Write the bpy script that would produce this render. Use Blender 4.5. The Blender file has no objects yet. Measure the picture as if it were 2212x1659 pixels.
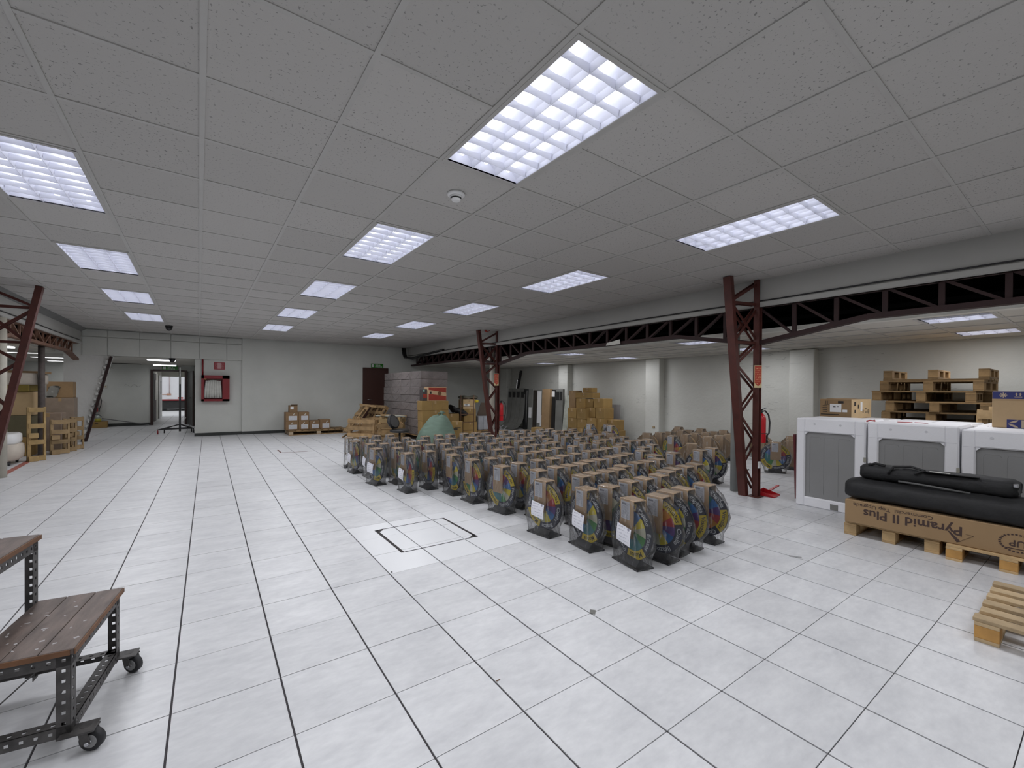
import bpy, math, random
from mathutils import Matrix, Vector, Euler
random.seed(7)
SC = bpy.context.scene
COL = SC.collection
PI = math.pi
# ------------------------------------------------------------------ camera
CAM = Vector((0.1264, -1.8635, 1.3740))
CR = Vector((0.8207, -0.5712, 0.0070)); CU = Vector((-0.0017, 0.0096, 1.0)); CF = Vector((0.5713, 0.8207, -0.0067))
FPX, CPX, CPY, IW, IH = 928.34, 1095.14, 847.80, 2212.0, 1659.0
CF.normalize(); CR = (CR - CF * CR.dot(CF)).normalized(); CU = CR.cross(CF)
cam_d = bpy.data.cameras.new('camera'); cam = bpy.data.objects.new('camera', cam_d); COL.objects.link(cam)
cam_d.sensor_fit = 'HORIZONTAL'; cam_d.sensor_width = 36.0; cam_d.lens = FPX / IW * 36.0
cam_d.shift_x = (IW / 2 - CPX) / IW; cam_d.shift_y = (CPY - IH / 2) / IW
cam_d.clip_start = 0.05; cam_d.clip_end = 200
cam.matrix_world = Matrix(((CR.x, CU.x, -CF.x, CAM.x), (CR.y, CU.y, -CF.y, CAM.y), (CR.z, CU.z, -CF.z, CAM.z), (0, 0, 0, 1)))
SC.camera = cam
# ------------------------------------------------------------------ world, exposure, render options
W = bpy.data.worlds.new('world'); SC.world = W; W.use_nodes = True
_bg = W.node_tree.nodes['Background']; _bg.inputs[0].default_value = (0.93, 0.96, 1.0, 1); _bg.inputs[1].default_value = 1.0
SC.view_settings.view_transform = 'Standard'; SC.view_settings.look = 'None'; SC.view_settings.gamma = 1.0
SC.view_settings.exposure = 0.0; SC.view_settings.use_curve_mapping = False
LAMP_W = 17.5           # power of one 0.6 x 1.2 m ceiling luminaire
BAY_W = 10.0             # power of one luminaire of the side bays
LAMP_RGB = (0.955, 0.965, 1.0)
TUBE_E = 3.0
cy = SC.cycles
cy.use_denoising = True; cy.max_bounces = 8; cy.diffuse_bounces = 4; cy.glossy_bounces = 4; cy.transmission_bounces = 4
cy.transparent_max_bounces = 28; cy.sample_clamp_indirect = 4.0; cy.caustics_reflective = False; cy.caustics_refractive = False
cy.use_light_tree = True

# ------------------------------------------------------------------ measuring helpers: from a pixel of the photo to a place in the room
def ray(px, py): return CF + CR * ((px - CPX) / FPX) - CU * ((py - CPY) / FPX)
def onx(px, py, x): d = ray(px, py); return CAM + d * ((x - CAM.x) / d.x)
def ony(px, py, y): d = ray(px, py); return CAM + d * ((y - CAM.y) / d.y)
def onz(px, py, z=0.0): d = ray(px, py); return CAM + d * ((z - CAM.z) / d.z)

# ------------------------------------------------------------------ materials
MATS = {}
class NT:
    def __init__(s, name):
        s.m = bpy.data.materials.new(name); s.m.use_nodes = True; s.t = s.m.node_tree; s.n = s.t.nodes
        s.bsdf = s.n['Principled BSDF']; s.out = s.n['Material Output']
    def add(s, typ, **kw):
        n = s.n.new(typ)
        for k, v in kw.items():
            if k.startswith('i_'):
                n.inputs[k[2:].replace('_', ' ')].default_value = v
            else: setattr(n, k, v)
        return n
    def link(s, a, b): s.t.links.new(a, b)
    def math(s, op, a, b=None, clamp=False):
        n = s.n.new('ShaderNodeMath'); n.operation = op; n.use_clamp = clamp
        for i, v in enumerate((a, b)):
            if v is None: continue
            if isinstance(v, (int, float)): n.inputs[i].default_value = v
            else: s.link(v, n.inputs[i])
        return n.outputs[0]
    def mix(s, f, a, b):
        n = s.n.new('ShaderNodeMix'); n.data_type = 'RGBA'
        for i, v in ((0, f), (6, a), (7, b)):
            if isinstance(v, (int, float)): n.inputs[i].default_value = v
            elif isinstance(v, tuple): n.inputs[i].default_value = v if len(v) == 4 else v + (1,)
            else: s.link(v, n.inputs[i])
        return n.outputs[2]
    def noise(s, vec, scale, detail=4, rough=0.55):
        n = s.n.new('ShaderNodeTexNoise'); n.inputs['Scale'].default_value = scale; n.inputs['Detail'].default_value = detail
        n.inputs['Roughness'].default_value = rough
        if vec is not None: s.link(vec, n.inputs['Vector'])
        return n.outputs[0]
    def mapping(s, vec, scale=(1, 1, 1), rot=(0, 0, 0)):
        n = s.n.new('ShaderNodeMapping'); n.inputs['Scale'].default_value = scale; n.inputs['Rotation'].default_value = rot
        s.link(vec, n.inputs['Vector']); return n.outputs[0]
    def coord(s, which='Object'): return s.n.new('ShaderNodeTexCoord').outputs[which]
    def pos(s): return s.n.new('ShaderNodeNewGeometry').outputs['Position']
    def rnd(s): return s.n.new('ShaderNodeObjectInfo').outputs['Random']
    def maprange(s, v, a, b, c, d):
        n = s.n.new('ShaderNodeMapRange'); s.link(v, n.inputs[0])
        for i, x in enumerate((a, b, c, d)): n.inputs[i + 1].default_value = x
        return n.outputs[0]
    def bump(s, h, strength=0.3, dist=0.01):
        n = s.n.new('ShaderNodeBump'); n.inputs['Strength'].default_value = strength; n.inputs['Distance'].default_value = dist
        s.link(h, n.inputs['Height']); s.link(n.outputs[0], s.bsdf.inputs['Normal'])
def scl(c, k): return tuple(min(1, x * k) for x in c[:3]) + (1,)

def mat(name, col, rough=0.6, metal=0.0, var=0.12, scale=6.0, stretch=(1, 1, 1), bump=0.0, bscale=None, rnd=0.0, spec=0.5, world=False):
    if name in MATS: return MATS[name]
    t = NT(name); b = t.bsdf
    b.inputs['Roughness'].default_value = rough; b.inputs['Metallic'].default_value = metal
    b.inputs['Specular IOR Level'].default_value = spec
    vec = t.pos() if world else t.coord('Object')
    vec = t.mapping(vec, stretch)
    n = t.noise(vec, scale, 5)
    c = t.mix(t.maprange(n, 0.3, 0.7, 0, 1), scl(col, 1 - var), scl(col, 1 + var))
    if rnd:
        k = t.maprange(t.rnd(), 0, 1, 1 - rnd, 1 + rnd)
        h = t.add('ShaderNodeHueSaturation'); t.link(c, h.inputs['Color']); t.link(k, h.inputs['Value']); c = h.outputs[0]
    t.link(c, b.inputs['Base Color'])
    if bump: t.bump(t.noise(vec, bscale or scale * 5, 4), bump, 0.01)
    MATS[name] = t.m; return t.m
def emat(name, col, strength, sampled=False):
    t = NT(name); t.bsdf.inputs['Base Color'].default_value = (0.8, 0.8, 0.8, 1)
    t.bsdf.inputs['Emission Color'].default_value = col + (1,); t.bsdf.inputs['Emission Strength'].default_value = strength
    if not sampled: t.m.cycles.emission_sampling = 'NONE'
    return t.m

card = mat('cardboard', (0.50, 0.34, 0.20), 0.8, var=0.07, scale=5, bump=0.05, bscale=60, rnd=0.10)
card_dk = mat('cardboard_old', (0.30, 0.195, 0.10), 0.85, var=0.12, scale=5, bump=0.06, bscale=50, rnd=0.14)
card_lt = mat('cardboard_light', (0.52, 0.37, 0.20), 0.8, var=0.06, scale=5, rnd=0.06)
card_oc = mat('cardboard_ochre', (0.30, 0.19, 0.065), 0.85, var=0.12, scale=4, rnd=0.14)
tape = mat('packing_tape', (0.45, 0.31, 0.17), 0.25, var=0.05)
wood = mat('pallet_wood', (0.50, 0.345, 0.175), 0.75, var=0.22, scale=9, stretch=(1, 1, 1), bump=0.1, rnd=0.22)
wood_dk = mat('pallet_wood_old', (0.26, 0.165, 0.075), 0.85, var=0.28, scale=8, bump=0.1, rnd=0.25)
wood_or = mat('pallet_block_wood', (0.50, 0.27, 0.08), 0.75, var=0.15, scale=12, rnd=0.1)
plank = mat('step_board', (0.115, 0.085, 0.072), 0.55, var=0.35, scale=7, stretch=(4, 1, 1), bump=0.1, rnd=0.12)
plank_e = mat('step_board_edge', (0.16, 0.075, 0.035), 0.7, var=0.25, scale=10)
steel_gy = mat('slotted_angle_steel', (0.085, 0.08, 0.078), 0.55, 0.35, var=0.45, scale=14, bump=0.08)
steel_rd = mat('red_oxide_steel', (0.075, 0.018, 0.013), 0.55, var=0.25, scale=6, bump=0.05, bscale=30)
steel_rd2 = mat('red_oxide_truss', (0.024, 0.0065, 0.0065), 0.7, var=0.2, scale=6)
steel_br = mat('brown_steel', (0.12, 0.06, 0.03), 0.5, var=0.4, scale=5)
black = mat('black_plastic', (0.012, 0.012, 0.014), 0.4, var=0.2)
blackrub = mat('black_rubber', (0.02, 0.02, 0.022), 0.6, var=0.2)
fabric = mat('black_nylon_fabric', (0.010, 0.010, 0.011), 0.68, var=0.3, scale=12, bump=0.7, bscale=14)
leather = mat('black_leather', (0.010, 0.010, 0.011), 0.42, var=0.2, bump=0.1, bscale=60)
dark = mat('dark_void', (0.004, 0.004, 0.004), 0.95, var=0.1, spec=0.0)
foam = mat('white_foam', (0.80, 0.80, 0.83), 0.55, var=0.02, scale=5, bump=0.12, bscale=70)
panelgy = mat('appliance_grey', (0.25, 0.25, 0.25), 0.45, var=0.04, scale=3)
white = mat('white_plastic', (0.78, 0.78, 0.78), 0.45, var=0.02)
offwhite = mat('off_white_paint', (0.62, 0.61, 0.56), 0.6, var=0.06)
cream = mat('cream_pipe', (0.50, 0.47, 0.40), 0.5, var=0.1, scale=4)
pipegy = mat('grey_pipe', (0.30, 0.315, 0.30), 0.5, var=0.08, scale=4)
red = mat('extinguisher_red', (0.50, 0.008, 0.015), 0.3, var=0.06)
redcab = mat('cabinet_red', (0.22, 0.004, 0.010), 0.4, var=0.08)
redpl = mat('red_plastic', (0.42, 0.012, 0.018), 0.35, var=0.06)
redcard = mat('red_print', (0.30, 0.035, 0.02), 0.7, var=0.08)
navy = mat('wheel_navy', (0.022, 0.024, 0.045), 0.35, var=0.1)
yellow = mat('wheel_yellow', (0.62, 0.46, 0.012), 0.4, var=0.05)
chrome = mat('chrome_metal', (0.55, 0.55, 0.57), 0.25, 1.0, var=0.05)
metalgy = mat('grey_sheet_metal', (0.21, 0.21, 0.195), 0.45, 0.2, var=0.15, scale=3, rnd=0.12)
metaldk = mat('dark_sheet_metal', (0.02, 0.02, 0.02), 0.5, 0.1, var=0.2, rnd=0.2)
brown_door = mat('brown_door_paint', (0.050, 0.014, 0.008), 0.5, var=0.15, scale=2, stretch=(1, 1, 0.2))
frame_dk = mat('dark_brown_frame', (0.035, 0.013, 0.010), 0.5, var=0.1)
green = mat('exit_green', (0.02, 0.19, 0.015), 0.45, var=0.04)
sackm = mat('green_woven_sack', (0.135, 0.20, 0.155), 0.75, var=0.18, scale=4, stretch=(1, 1, 4), bump=0.35, bscale=14)
shrink = mat('grey_shrink_wrap', (0.19, 0.165, 0.16), 0.33, var=0.22, scale=5, bump=0.35, bscale=14, rnd=0.10)
ink = mat('black_ink', (0.025, 0.02, 0.018), 0.7, var=0.1)
inkblue = mat('navy_ink', (0.022, 0.028, 0.14), 0.6, var=0.05)
inkgrey = mat('grey_ink', (0.38, 0.40, 0.44), 0.6, var=0.02)
letters = mat('grey_white_ink', (0.50, 0.52, 0.54), 0.6, var=0.02)
skirt = mat('dark_skirting', (0.028, 0.032, 0.030), 0.5, var=0.15)
sofa = mat('beige_upholstery', (0.56, 0.50, 0.43), 0.8, var=0.12, scale=5, bump=0.15)
olive = mat('olive_board', (0.21, 0.155, 0.028), 0.75, var=0.15)
oliv2 = mat('drab_board', (0.13, 0.115, 0.065), 0.8, var=0.12)
cloth_w = mat('white_hose_canvas', (0.62, 0.62, 0.58), 0.8, var=0.1, scale=8, bump=0.2)
polemat = mat('rusty_pole', (0.085, 0.068, 0.062), 0.7, var=0.4, scale=7)
greyboard = mat('grey_board', (0.30, 0.285, 0.285), 0.6, var=0.05)
groundm = mat('yard_concrete', (0.6, 0.6, 0.6), 0.8, var=0.05)
truckw = mat('trailer_white', (0.75, 0.74, 0.76), 0.4, var=0.02)
bottle = mat('yellow_liquid', (0.45, 0.42, 0.06), 0.2, var=0.1)
tube_m = emat('tube_glow', (0.95, 0.97, 1.0), TUBE_E)

def wall_mat(name, col, bumpk=0.25, bs=26, cracks=False):
    t = NT(name); b = t.bsdf; b.inputs['Roughness'].default_value = 0.62
    p = t.pos(); n = t.noise(p, 1.3, 6)
    c = t.mix(t.maprange(n, 0.3, 0.7, 0, 1), scl(col, 0.94), scl(col, 1.05))
    if cracks:      # hairline settlement cracks that run level along the wall
        w = t.noise(t.mapping(p, (0.6, 0.6, 7.0)), 1.0, 3); d = t.math('ABSOLUTE', t.math('SUBTRACT', w, 0.5))
        k = t.math('MULTIPLY', t.math('LESS_THAN', d, 0.0035), t.math('GREATER_THAN', t.noise(p, 1.1, 2), 0.56))
        c = t.mix(k, c, scl(col, 0.72))
    t.link(c, b.inputs['Base Color']); t.bump(t.noise(p, bs, 5), bumpk, 0.012); return t.m
wallp = wall_mat('wall_paint', (0.60, 0.61, 0.575), 0.12)
wallr = wall_mat('rough_white_wall', (0.60, 0.60, 0.56), 0.4, 18, True)
wallg = wall_mat('grey_wall_paint', (0.34, 0.34, 0.325), 0.12)
beamp = wall_mat('bulkhead_paint', (0.40, 0.395, 0.375), 0.12)
plaster = wall_mat('rough_plaster', (0.62, 0.62, 0.60), 0.6, 12)

def floor_mat():
    t = NT('floor_tile_glaze'); b = t.bsdf
    p = t.pos(); m = t.mapping(p, (1.0, 2.2, 1.0), (0, 0, 0.35))
    n1 = t.noise(m, 3.0, 8, 0.62); n2 = t.noise(t.mapping(p, (1.6, 3.4, 1), (0, 0, 0.3)), 9.0, 6, 0.6)
    v = t.math('ADD', t.math('MULTIPLY', n1, 0.6), t.math('MULTIPLY', n2, 0.4))
    c = t.mix(t.maprange(v, 0.36, 0.62, 0, 1), (0.575, 0.58, 0.60), (0.715, 0.72, 0.735))
    k = t.maprange(t.rnd(), 0, 1, 0.955, 1.04)
    h = t.add('ShaderNodeHueSaturation'); t.link(c, h.inputs['Color']); t.link(k, h.inputs['Value'])
    t.link(h.outputs[0], b.inputs['Base Color'])
    t.link(t.maprange(n1, 0.3, 0.7, 0.42, 0.36), b.inputs['Roughness']); b.inputs['Specular IOR Level'].default_value = 0.5
    return t.m
floor_m = floor_mat()
floor_new = mat('floor_tile_new', (0.79, 0.80, 0.82), 0.30, var=0.015, scale=4, world=True)
grout = mat('dark_grout', (0.045, 0.04, 0.045), 0.8, var=0.15)
def ceil_mat():
    t = NT('fissured_ceiling_tile'); b = t.bsdf; b.inputs['Roughness'].default_value = 0.9; b.inputs['Specular IOR Level'].default_value = 0.1
    p = t.pos(); n = t.noise(t.mapping(p, (1, 1, 1)), 62.0, 3, 0.6)
    pk = t.math('GREATER_THAN', n, 0.635); dens = t.maprange(t.noise(p, 1.1, 3), 0.35, 0.65, 0.25, 1.0)
    k = t.maprange(t.rnd(), 0, 1, 0.95, 1.04)
    c = t.mix(t.math('MULTIPLY', pk, dens), (0.50, 0.485, 0.465), (0.17, 0.165, 0.16))
    h = t.add('ShaderNodeHueSaturation'); t.link(c, h.inputs['Color']); t.link(k, h.inputs['Value'])
    t.link(h.outputs[0], b.inputs['Base Color']); t.bump(t.noise(p, 45, 4), 0.35, 0.004); return t.m
ceil_m = ceil_mat()
ceil_bay = mat('bay_ceiling_tile', (0.56, 0.54, 0.49), 0.9, var=0.05, scale=2, rnd=0.06, spec=0.1)
runner_m = mat('ceiling_runner', (0.46, 0.45, 0.43), 0.5, var=0.04)
refl_m = mat('louvre_reflector', (0.83, 0.84, 0.93), 0.25, var=0.02)

def print_mat(name, paper, inkc, rows, box=None, cover=0.62, axis=(1, 2), curly=False):
    """flat print: rows of short marks on a sheet (generated coordinates of the sheet)"""
    t = NT(name); b = t.bsdf; b.inputs['Roughness'].default_value = 0.6
    g = t.add('ShaderNodeSeparateXYZ'); t.link(t.coord('Generated'), g.inputs[0]); u, v = g.outputs[axis[0]], g.outputs[axis[1]]
    r = t.math('MULTIPLY', v, rows)
    if curly:
        r = t.math('ADD', r, t.math('MULTIPLY', t.noise(t.mapping(t.coord('Generated'), (30, 30, 1)), 1.0, 2), 0.7))
    fr = t.math('FRACT', r); row = t.math('FLOOR', r)
    line = t.math('LESS_THAN', t.math('ABSOLUTE', t.math('SUBTRACT', fr, 0.5)), 0.17 if not curly else 0.12)
    cb = t.add('ShaderNodeCombineXYZ'); t.link(t.math('MULTIPLY', u, 16), cb.inputs[0]); t.link(t.math('MULTIPLY', row, 3.7), cb.inputs[1])
    gap = t.math('LESS_THAN', t.noise(cb.outputs[0], 1.0, 1), cover)
    edge = t.math('MULTIPLY', t.math('GREATER_THAN', u, 0.10), t.math('LESS_THAN', u, 0.90))
    edge = t.math('MULTIPLY', edge, t.math('MULTIPLY', t.math('GREATER_THAN', v, 0.07), t.math('LESS_THAN', v, 0.93)))
    k = t.math('MULTIPLY', t.math('MULTIPLY', line, gap), edge)
    if box:
        x0, x1, y0, y1 = box
        bb = t.math('MULTIPLY', t.math('MULTIPLY', t.math('GREATER_THAN', u, x0), t.math('LESS_THAN', u, x1)), t.math('MULTIPLY', t.math('GREATER_THAN', v, y0), t.math('LESS_THAN', v, y1)))
        k = t.math('MAXIMUM', t.math('MULTIPLY', k, 0.75), bb)
    t.link(t.mix(k, paper, inkc), b.inputs['Base Color']); return t.m
label_m = print_mat('shipping_label_print', (0.70, 0.71, 0.76), (0.25, 0.26, 0.30), 15, (0.42, 0.90, 0.80, 0.90))
sheet_m = print_mat('handwritten_sheet', (0.80, 0.80, 0.86), (0.32, 0.32, 0.40), 6, (0.12, 0.24, 0.78, 0.92), 0.5, curly=True)
sheetx_m = print_mat('carton_sheet', (0.66, 0.67, 0.70), (0.45, 0.46, 0.5), 9, None, 0.6, (0, 2))
notice_m = print_mat('red_notice_print', (0.42, 0.05, 0.025), (0.75, 0.45, 0.22), 11, None, 0.45, (0, 2))
hosenote_m = print_mat('hose_notice_print', (0.30, 0.03, 0.04), (0.55, 0.33, 0.33), 12, (0.32, 0.68, 0.12, 0.92), 0.55, (0, 2))

def bag_mat():
    t = NT('clear_plastic_bag'); t.n.remove(t.bsdf)
    p = t.coord('Object'); cr = t.noise(t.mapping(p, (1.0, 1.0, 0.45)), 26, 4, 0.65)
    b = t.add('ShaderNodeBump'); b.inputs['Strength'].default_value = 0.9; b.inputs['Distance'].default_value = 0.03; t.link(cr, b.inputs['Height'])
    tr = t.add('ShaderNodeBsdfTransparent'); tr.inputs[0].default_value = (0.985, 0.985, 0.99, 1)
    gl = t.add('ShaderNodeBsdfGlossy'); gl.inputs['Roughness'].default_value = 0.14; t.link(b.outputs[0], gl.inputs['Normal'])
    df = t.add('ShaderNodeBsdfDiffuse'); df.inputs[0].default_value = (0.8, 0.81, 0.83, 1); t.link(b.outputs[0], df.inputs['Normal'])
    fr = t.add('ShaderNodeFresnel'); fr.inputs[0].default_value = 1.5; t.link(b.outputs[0], fr.inputs['Normal'])
    f = t.math('MULTIPLY', fr.outputs[0], 0.75, True)
    m0 = t.add('ShaderNodeMixShader'); wr = t.noise(t.mapping(p, (1.4, 1.0, 0.22)), 30, 3, 0.6); t.link(t.maprange(wr, 0.56, 0.74, 0.025, 0.38), m0.inputs[0]); t.link(tr.outputs[0], m0.inputs[1]); t.link(df.outputs[0], m0.inputs[2])  # white streaks and thin haze mixed in as crease highlights and whitening
    m1 = t.add('ShaderNodeMixShader'); t.link(f, m1.inputs[0]); t.link(m0.outputs[0], m1.inputs[1]); t.link(gl.outputs[0], m1.inputs[2])
    t.link(m1.outputs[0], t.out.inputs['Surface']); return t.m
bag_m = bag_mat()
def film_mat():
    t = NT('clear_bottle'); t.n.remove(t.bsdf)
    tr = t.add('ShaderNodeBsdfTransparent'); gl = t.add('ShaderNodeBsdfGlossy'); gl.inputs['Roughness'].default_value = 0.1
    m1 = t.add('ShaderNodeMixShader'); m1.inputs[0].default_value = 0.3; t.link(tr.outputs[0], m1.inputs[1]); t.link(gl.outputs[0], m1.inputs[2])
    t.link(m1.outputs[0], t.out.inputs['Surface']); return t.m
film_m = film_mat()
SECT = [mat('sector_' + n, c, 0.4, var=0.06) for n, c in (('yellow', (0.66, 0.55, 0.03)), ('pale', (0.55, 0.55, 0.42)), ('green', (0.06, 0.26, 0.06)),
        ('teal', (0.03, 0.20, 0.22)), ('blue', (0.03, 0.15, 0.42)), ('violet', (0.10, 0.04, 0.20)), ('red', (0.38, 0.03, 0.035)), ('orange', (0.50, 0.20, 0.03)))]
# ------------------------------------------------------------------ mesh building
class MB:
    def __init__(s): s.v = []; s.f = []; s.mi = []; s.sm = []
    def add(s, vs, fs, mi=0, smooth=False):
        o = len(s.v); s.v += [tuple(v) for v in vs]
        for f in fs: s.f.append(tuple(i + o for i in f)); s.mi.append(mi); s.sm.append(smooth)
        return s
    def box(s, c, size, mi=0, rot=None, bev=0.0):
        hx, hy, hz = (x / 2 for x in size); c = Vector(c); b = min(bev, hx * .9, hy * .9, hz * .9)
        if b <= 0:
            vs = [Vector((x, y, z)) for x in (-hx, hx) for y in (-hy, hy) for z in (-hz, hz)]
            fs = [(0, 1, 3, 2), (4, 6, 7, 5), (0, 4, 5, 1), (2, 3, 7, 6), (0, 2, 6, 4), (1, 5, 7, 3)]
        else:
            vs = []; idx = {}
            for sx in (-1, 1):
                for sy in (-1, 1):
                    for sz in (-1, 1):
                        for a in range(3):
                            p = [sx * (hx - b), sy * (hy - b), sz * (hz - b)]; p[a] = (sx * hx, sy * hy, sz * hz)[a]
                            idx[(sx, sy, sz, a)] = len(vs); vs.append(Vector(p))
            fs = []
            for a in range(3):
                o1, o2 = (a + 1) % 3, (a + 2) % 3
                for sg in (-1, 1):
                    q = []
                    for (u, w) in ((-1, -1), (1, -1), (1, 1), (-1, 1)):
                        t = [0, 0, 0]; t[a] = sg; t[o1] = u; t[o2] = w; q.append(idx[(*t, a)])
                    fs.append(tuple(q if sg > 0 else q[::-1]))
                for s1 in (-1, 1):
                    for s2 in (-1, 1):
                        q = []
                        for (w, ax) in ((-1, o1), (1, o1), (1, o2), (-1, o2)):
                            t = [0, 0, 0]; t[a] = w; t[o1] = s1; t[o2] = s2; q.append(idx[(*t, ax)])
                        fs.append(tuple(q if s1 * s2 < 0 else q[::-1]))
            for sx in (-1, 1):
                for sy in (-1, 1):
                    for sz in (-1, 1):
                        q = tuple(idx[(sx, sy, sz, a)] for a in range(3)); fs.append(q if sx * sy * sz > 0 else q[::-1])
        if rot is not None:
            R = rot if isinstance(rot, Matrix) else Euler(rot).to_matrix(); vs = [R @ v for v in vs]
        return s.add([v + c for v in vs], fs, mi)
    def bar(s, p0, p1, w, h, mi=0, up=(0, 0, 1)):
        p0, p1 = Vector(p0), Vector(p1); d = (p1 - p0); L = d.length
        if L < 1e-6: return s
        z = d / L; u = Vector(up); x = u.cross(z)
        if x.length < 1e-4: x = Vector((1, 0, 0)).cross(z)
        x.normalize(); y = z.cross(x); R = Matrix((x, y, z)).transposed()
        return s.box((p0 + p1) / 2, (w, h, L), mi, R)
    def tube(s, pts, r, n=8, mi=0, caps=True, smooth=True):
        pts = [Vector(p) for p in pts]; rs = r if isinstance(r, (list, tuple)) else [r] * len(pts)
        rings = []; prev = None
        for i, p in enumerate(pts):
            d = (pts[min(i + 1, len(pts) - 1)] - pts[max(i - 1, 0)]).normalized()
            if prev is None:
                a = Vector((0, 0, 1)) if abs(d.z) < 0.9 else Vector((1, 0, 0)); x = a.cross(d).normalized()
            else: x = (prev - d * prev.dot(d)).normalized()
            prev = x; y = d.cross(x)
            rings.append([p + (x * math.cos(t) + y * math.sin(t)) * rs[i] for t in (2 * PI * k / n for k in range(n))])
        return s.loft(rings, mi, caps, smooth)
    def loft(s, rings, mi=0, caps=True, smooth=True):
        n = len(rings[0]); vs = [v for r in rings for v in r]; fs = []
        for i in range(len(rings) - 1):
            for k in range(n):
                a, b = i * n + k, i * n + (k + 1) % n; fs.append((a, b, b + n, a + n))
        s.add(vs, fs, mi, smooth)
        if caps:
            o = len(s.v) - len(vs); m = len(rings) - 1
            s.f.append(tuple(o + k for k in range(n))[::-1]); s.mi.append(mi); s.sm.append(False)
            s.f.append(tuple(o + m * n + k for k in range(n))); s.mi.append(mi); s.sm.append(False)
        return s
    def cyl(s, c, r, h, n=16, mi=0, axis='z', r2=None, smooth=True):
        ax = {'x': Vector((1, 0, 0)), 'y': Vector((0, 1, 0)), 'z': Vector((0, 0, 1))}[axis]; c = Vector(c)
        return s.tube([c - ax * h / 2, c + ax * h / 2], [r, r if r2 is None else r2], n, mi, True, smooth)
    def prism(s, poly, a, b, axis='y', mi=0):
        """poly: list of 2-D points; axis 'y': points are (x,z), 'x': (y,z), 'z': (x,y)"""
        def P(p, t): return {'y': (p[0], t, p[1]), 'x': (t, p[0], p[1]), 'z': (p[0], p[1], t)}[axis]
        n = len(poly); vs = [P(p, a) for p in poly] + [P(p, b) for p in poly]
        fs = [(k, (k + 1) % n, (k + 1) % n + n, k + n) for k in range(n)] + [tuple(range(n))[::-1], tuple(range(n, 2 * n))]
        return s.add(vs, fs, mi)
    def plate(s, q, t, mi=0):
        """four corner points and a thickness"""
        q = [Vector(p) for p in q]; n = (q[1] - q[0]).cross(q[3] - q[0]).normalized() * t
        vs = q + [p - n for p in q]; return s.add(vs, [(0, 1, 2, 3), (7, 6, 5, 4), (0, 4, 5, 1), (1, 5, 6, 2), (2, 6, 7, 3), (3, 7, 4, 0)], mi)
    def mesh(s, vs, fs, M, mi=0): return s.add([M @ Vector(v) for v in vs], fs, mi)
    def data(s, name, mats):
        me = bpy.data.meshes.new(name); me.from_pydata(s.v, [], s.f)
        for m in (mats if isinstance(mats, (list, tuple)) else [mats]): me.materials.append(m)
        me.polygons.foreach_set('material_index', s.mi); me.polygons.foreach_set('use_smooth', s.sm)
        me.validate(); me.update(); return me
def link(name, data, parent=None, loc=None, rot=None):
    o = bpy.data.objects.new(name, data); COL.objects.link(o)
    if parent is not None: o.parent = parent
    if loc is not None: o.location = loc
    if rot is not None: o.rotation_euler = rot if isinstance(rot, (tuple, list, Euler)) else (0, 0, rot)
    return o
def part(name, mb, m, parent, label=None, kind=None, loc=None, rot=None):
    o = link(name, mb if isinstance(mb, bpy.types.Mesh) else mb.data(name, m), parent, loc, rot)
    if label: o['label'] = label
    if kind: o['kind'] = kind
    return o
def tag(o, label, cat, group=None):
    o['label'] = label; o['category'] = cat
    if group: o['group'] = group
    return o
def thing(name, label, cat, loc=(0, 0, 0), rot=0, group=None): return tag(link(name, None, None, loc, rot), label, cat, group)
def solid(name, mb, m, label, cat, loc=(0, 0, 0), rot=0, group=None): return tag(link(name, mb.data(name, m), None, loc, rot), label, cat, group)
def struct(name, mb, m, parent=None):
    o = link(name, mb.data(name, m) if mb else None, parent)
    if parent is None: o['kind'] = 'structure'
    return o
KIDS = {}
def copy_tree(o, loc=None, rot=None, label=None, group=None, parent=None):
    c = o.copy(); COL.objects.link(c)
    if parent is not None: c.parent = parent
    if loc is not None: c.location = loc
    if rot is not None: c.rotation_euler = rot if isinstance(rot, (tuple, list)) else (0, 0, rot)
    if label: c['label'] = label
    if group: c['group'] = group
    for ch in list(o.children): copy_tree(ch, parent=c)
    return c
_tc = {}
def text_geo(txt, size=1.0, align='CENTER', bold=0.0):
    k = (txt, align, bold)
    if k not in _tc:
        cu = bpy.data.curves.new('t', 'FONT'); cu.body = txt; cu.align_x = align; cu.align_y = 'CENTER'; cu.size = 1.0; cu.resolution_u = 2; cu.offset = bold
        ob = bpy.data.objects.new('t', cu); me = bpy.data.meshes.new_from_object(ob)
        _tc[k] = ([tuple(v.co) for v in me.vertices], [tuple(p.vertices) for p in me.polygons])
        bpy.data.objects.remove(ob); bpy.data.meshes.remove(me); bpy.data.curves.remove(cu)
    vs, fs = _tc[k]; return [(x * size, y * size, z) for x, y, z in vs], fs
def put_text(mb, txt, size, org, ex, ey, mi=0, align='CENTER', bold=0.0, sx=1.0):
    """lay flat lettering: ex reading direction, ey up direction, org its centre"""
    vs, fs = text_geo(txt, size, align, bold); org, ex, ey = Vector(org), Vector(ex).normalized(), Vector(ey).normalized()
    mb.add([org + ex * (x * sx) + ey * y for x, y, z in vs], fs, mi)
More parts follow.
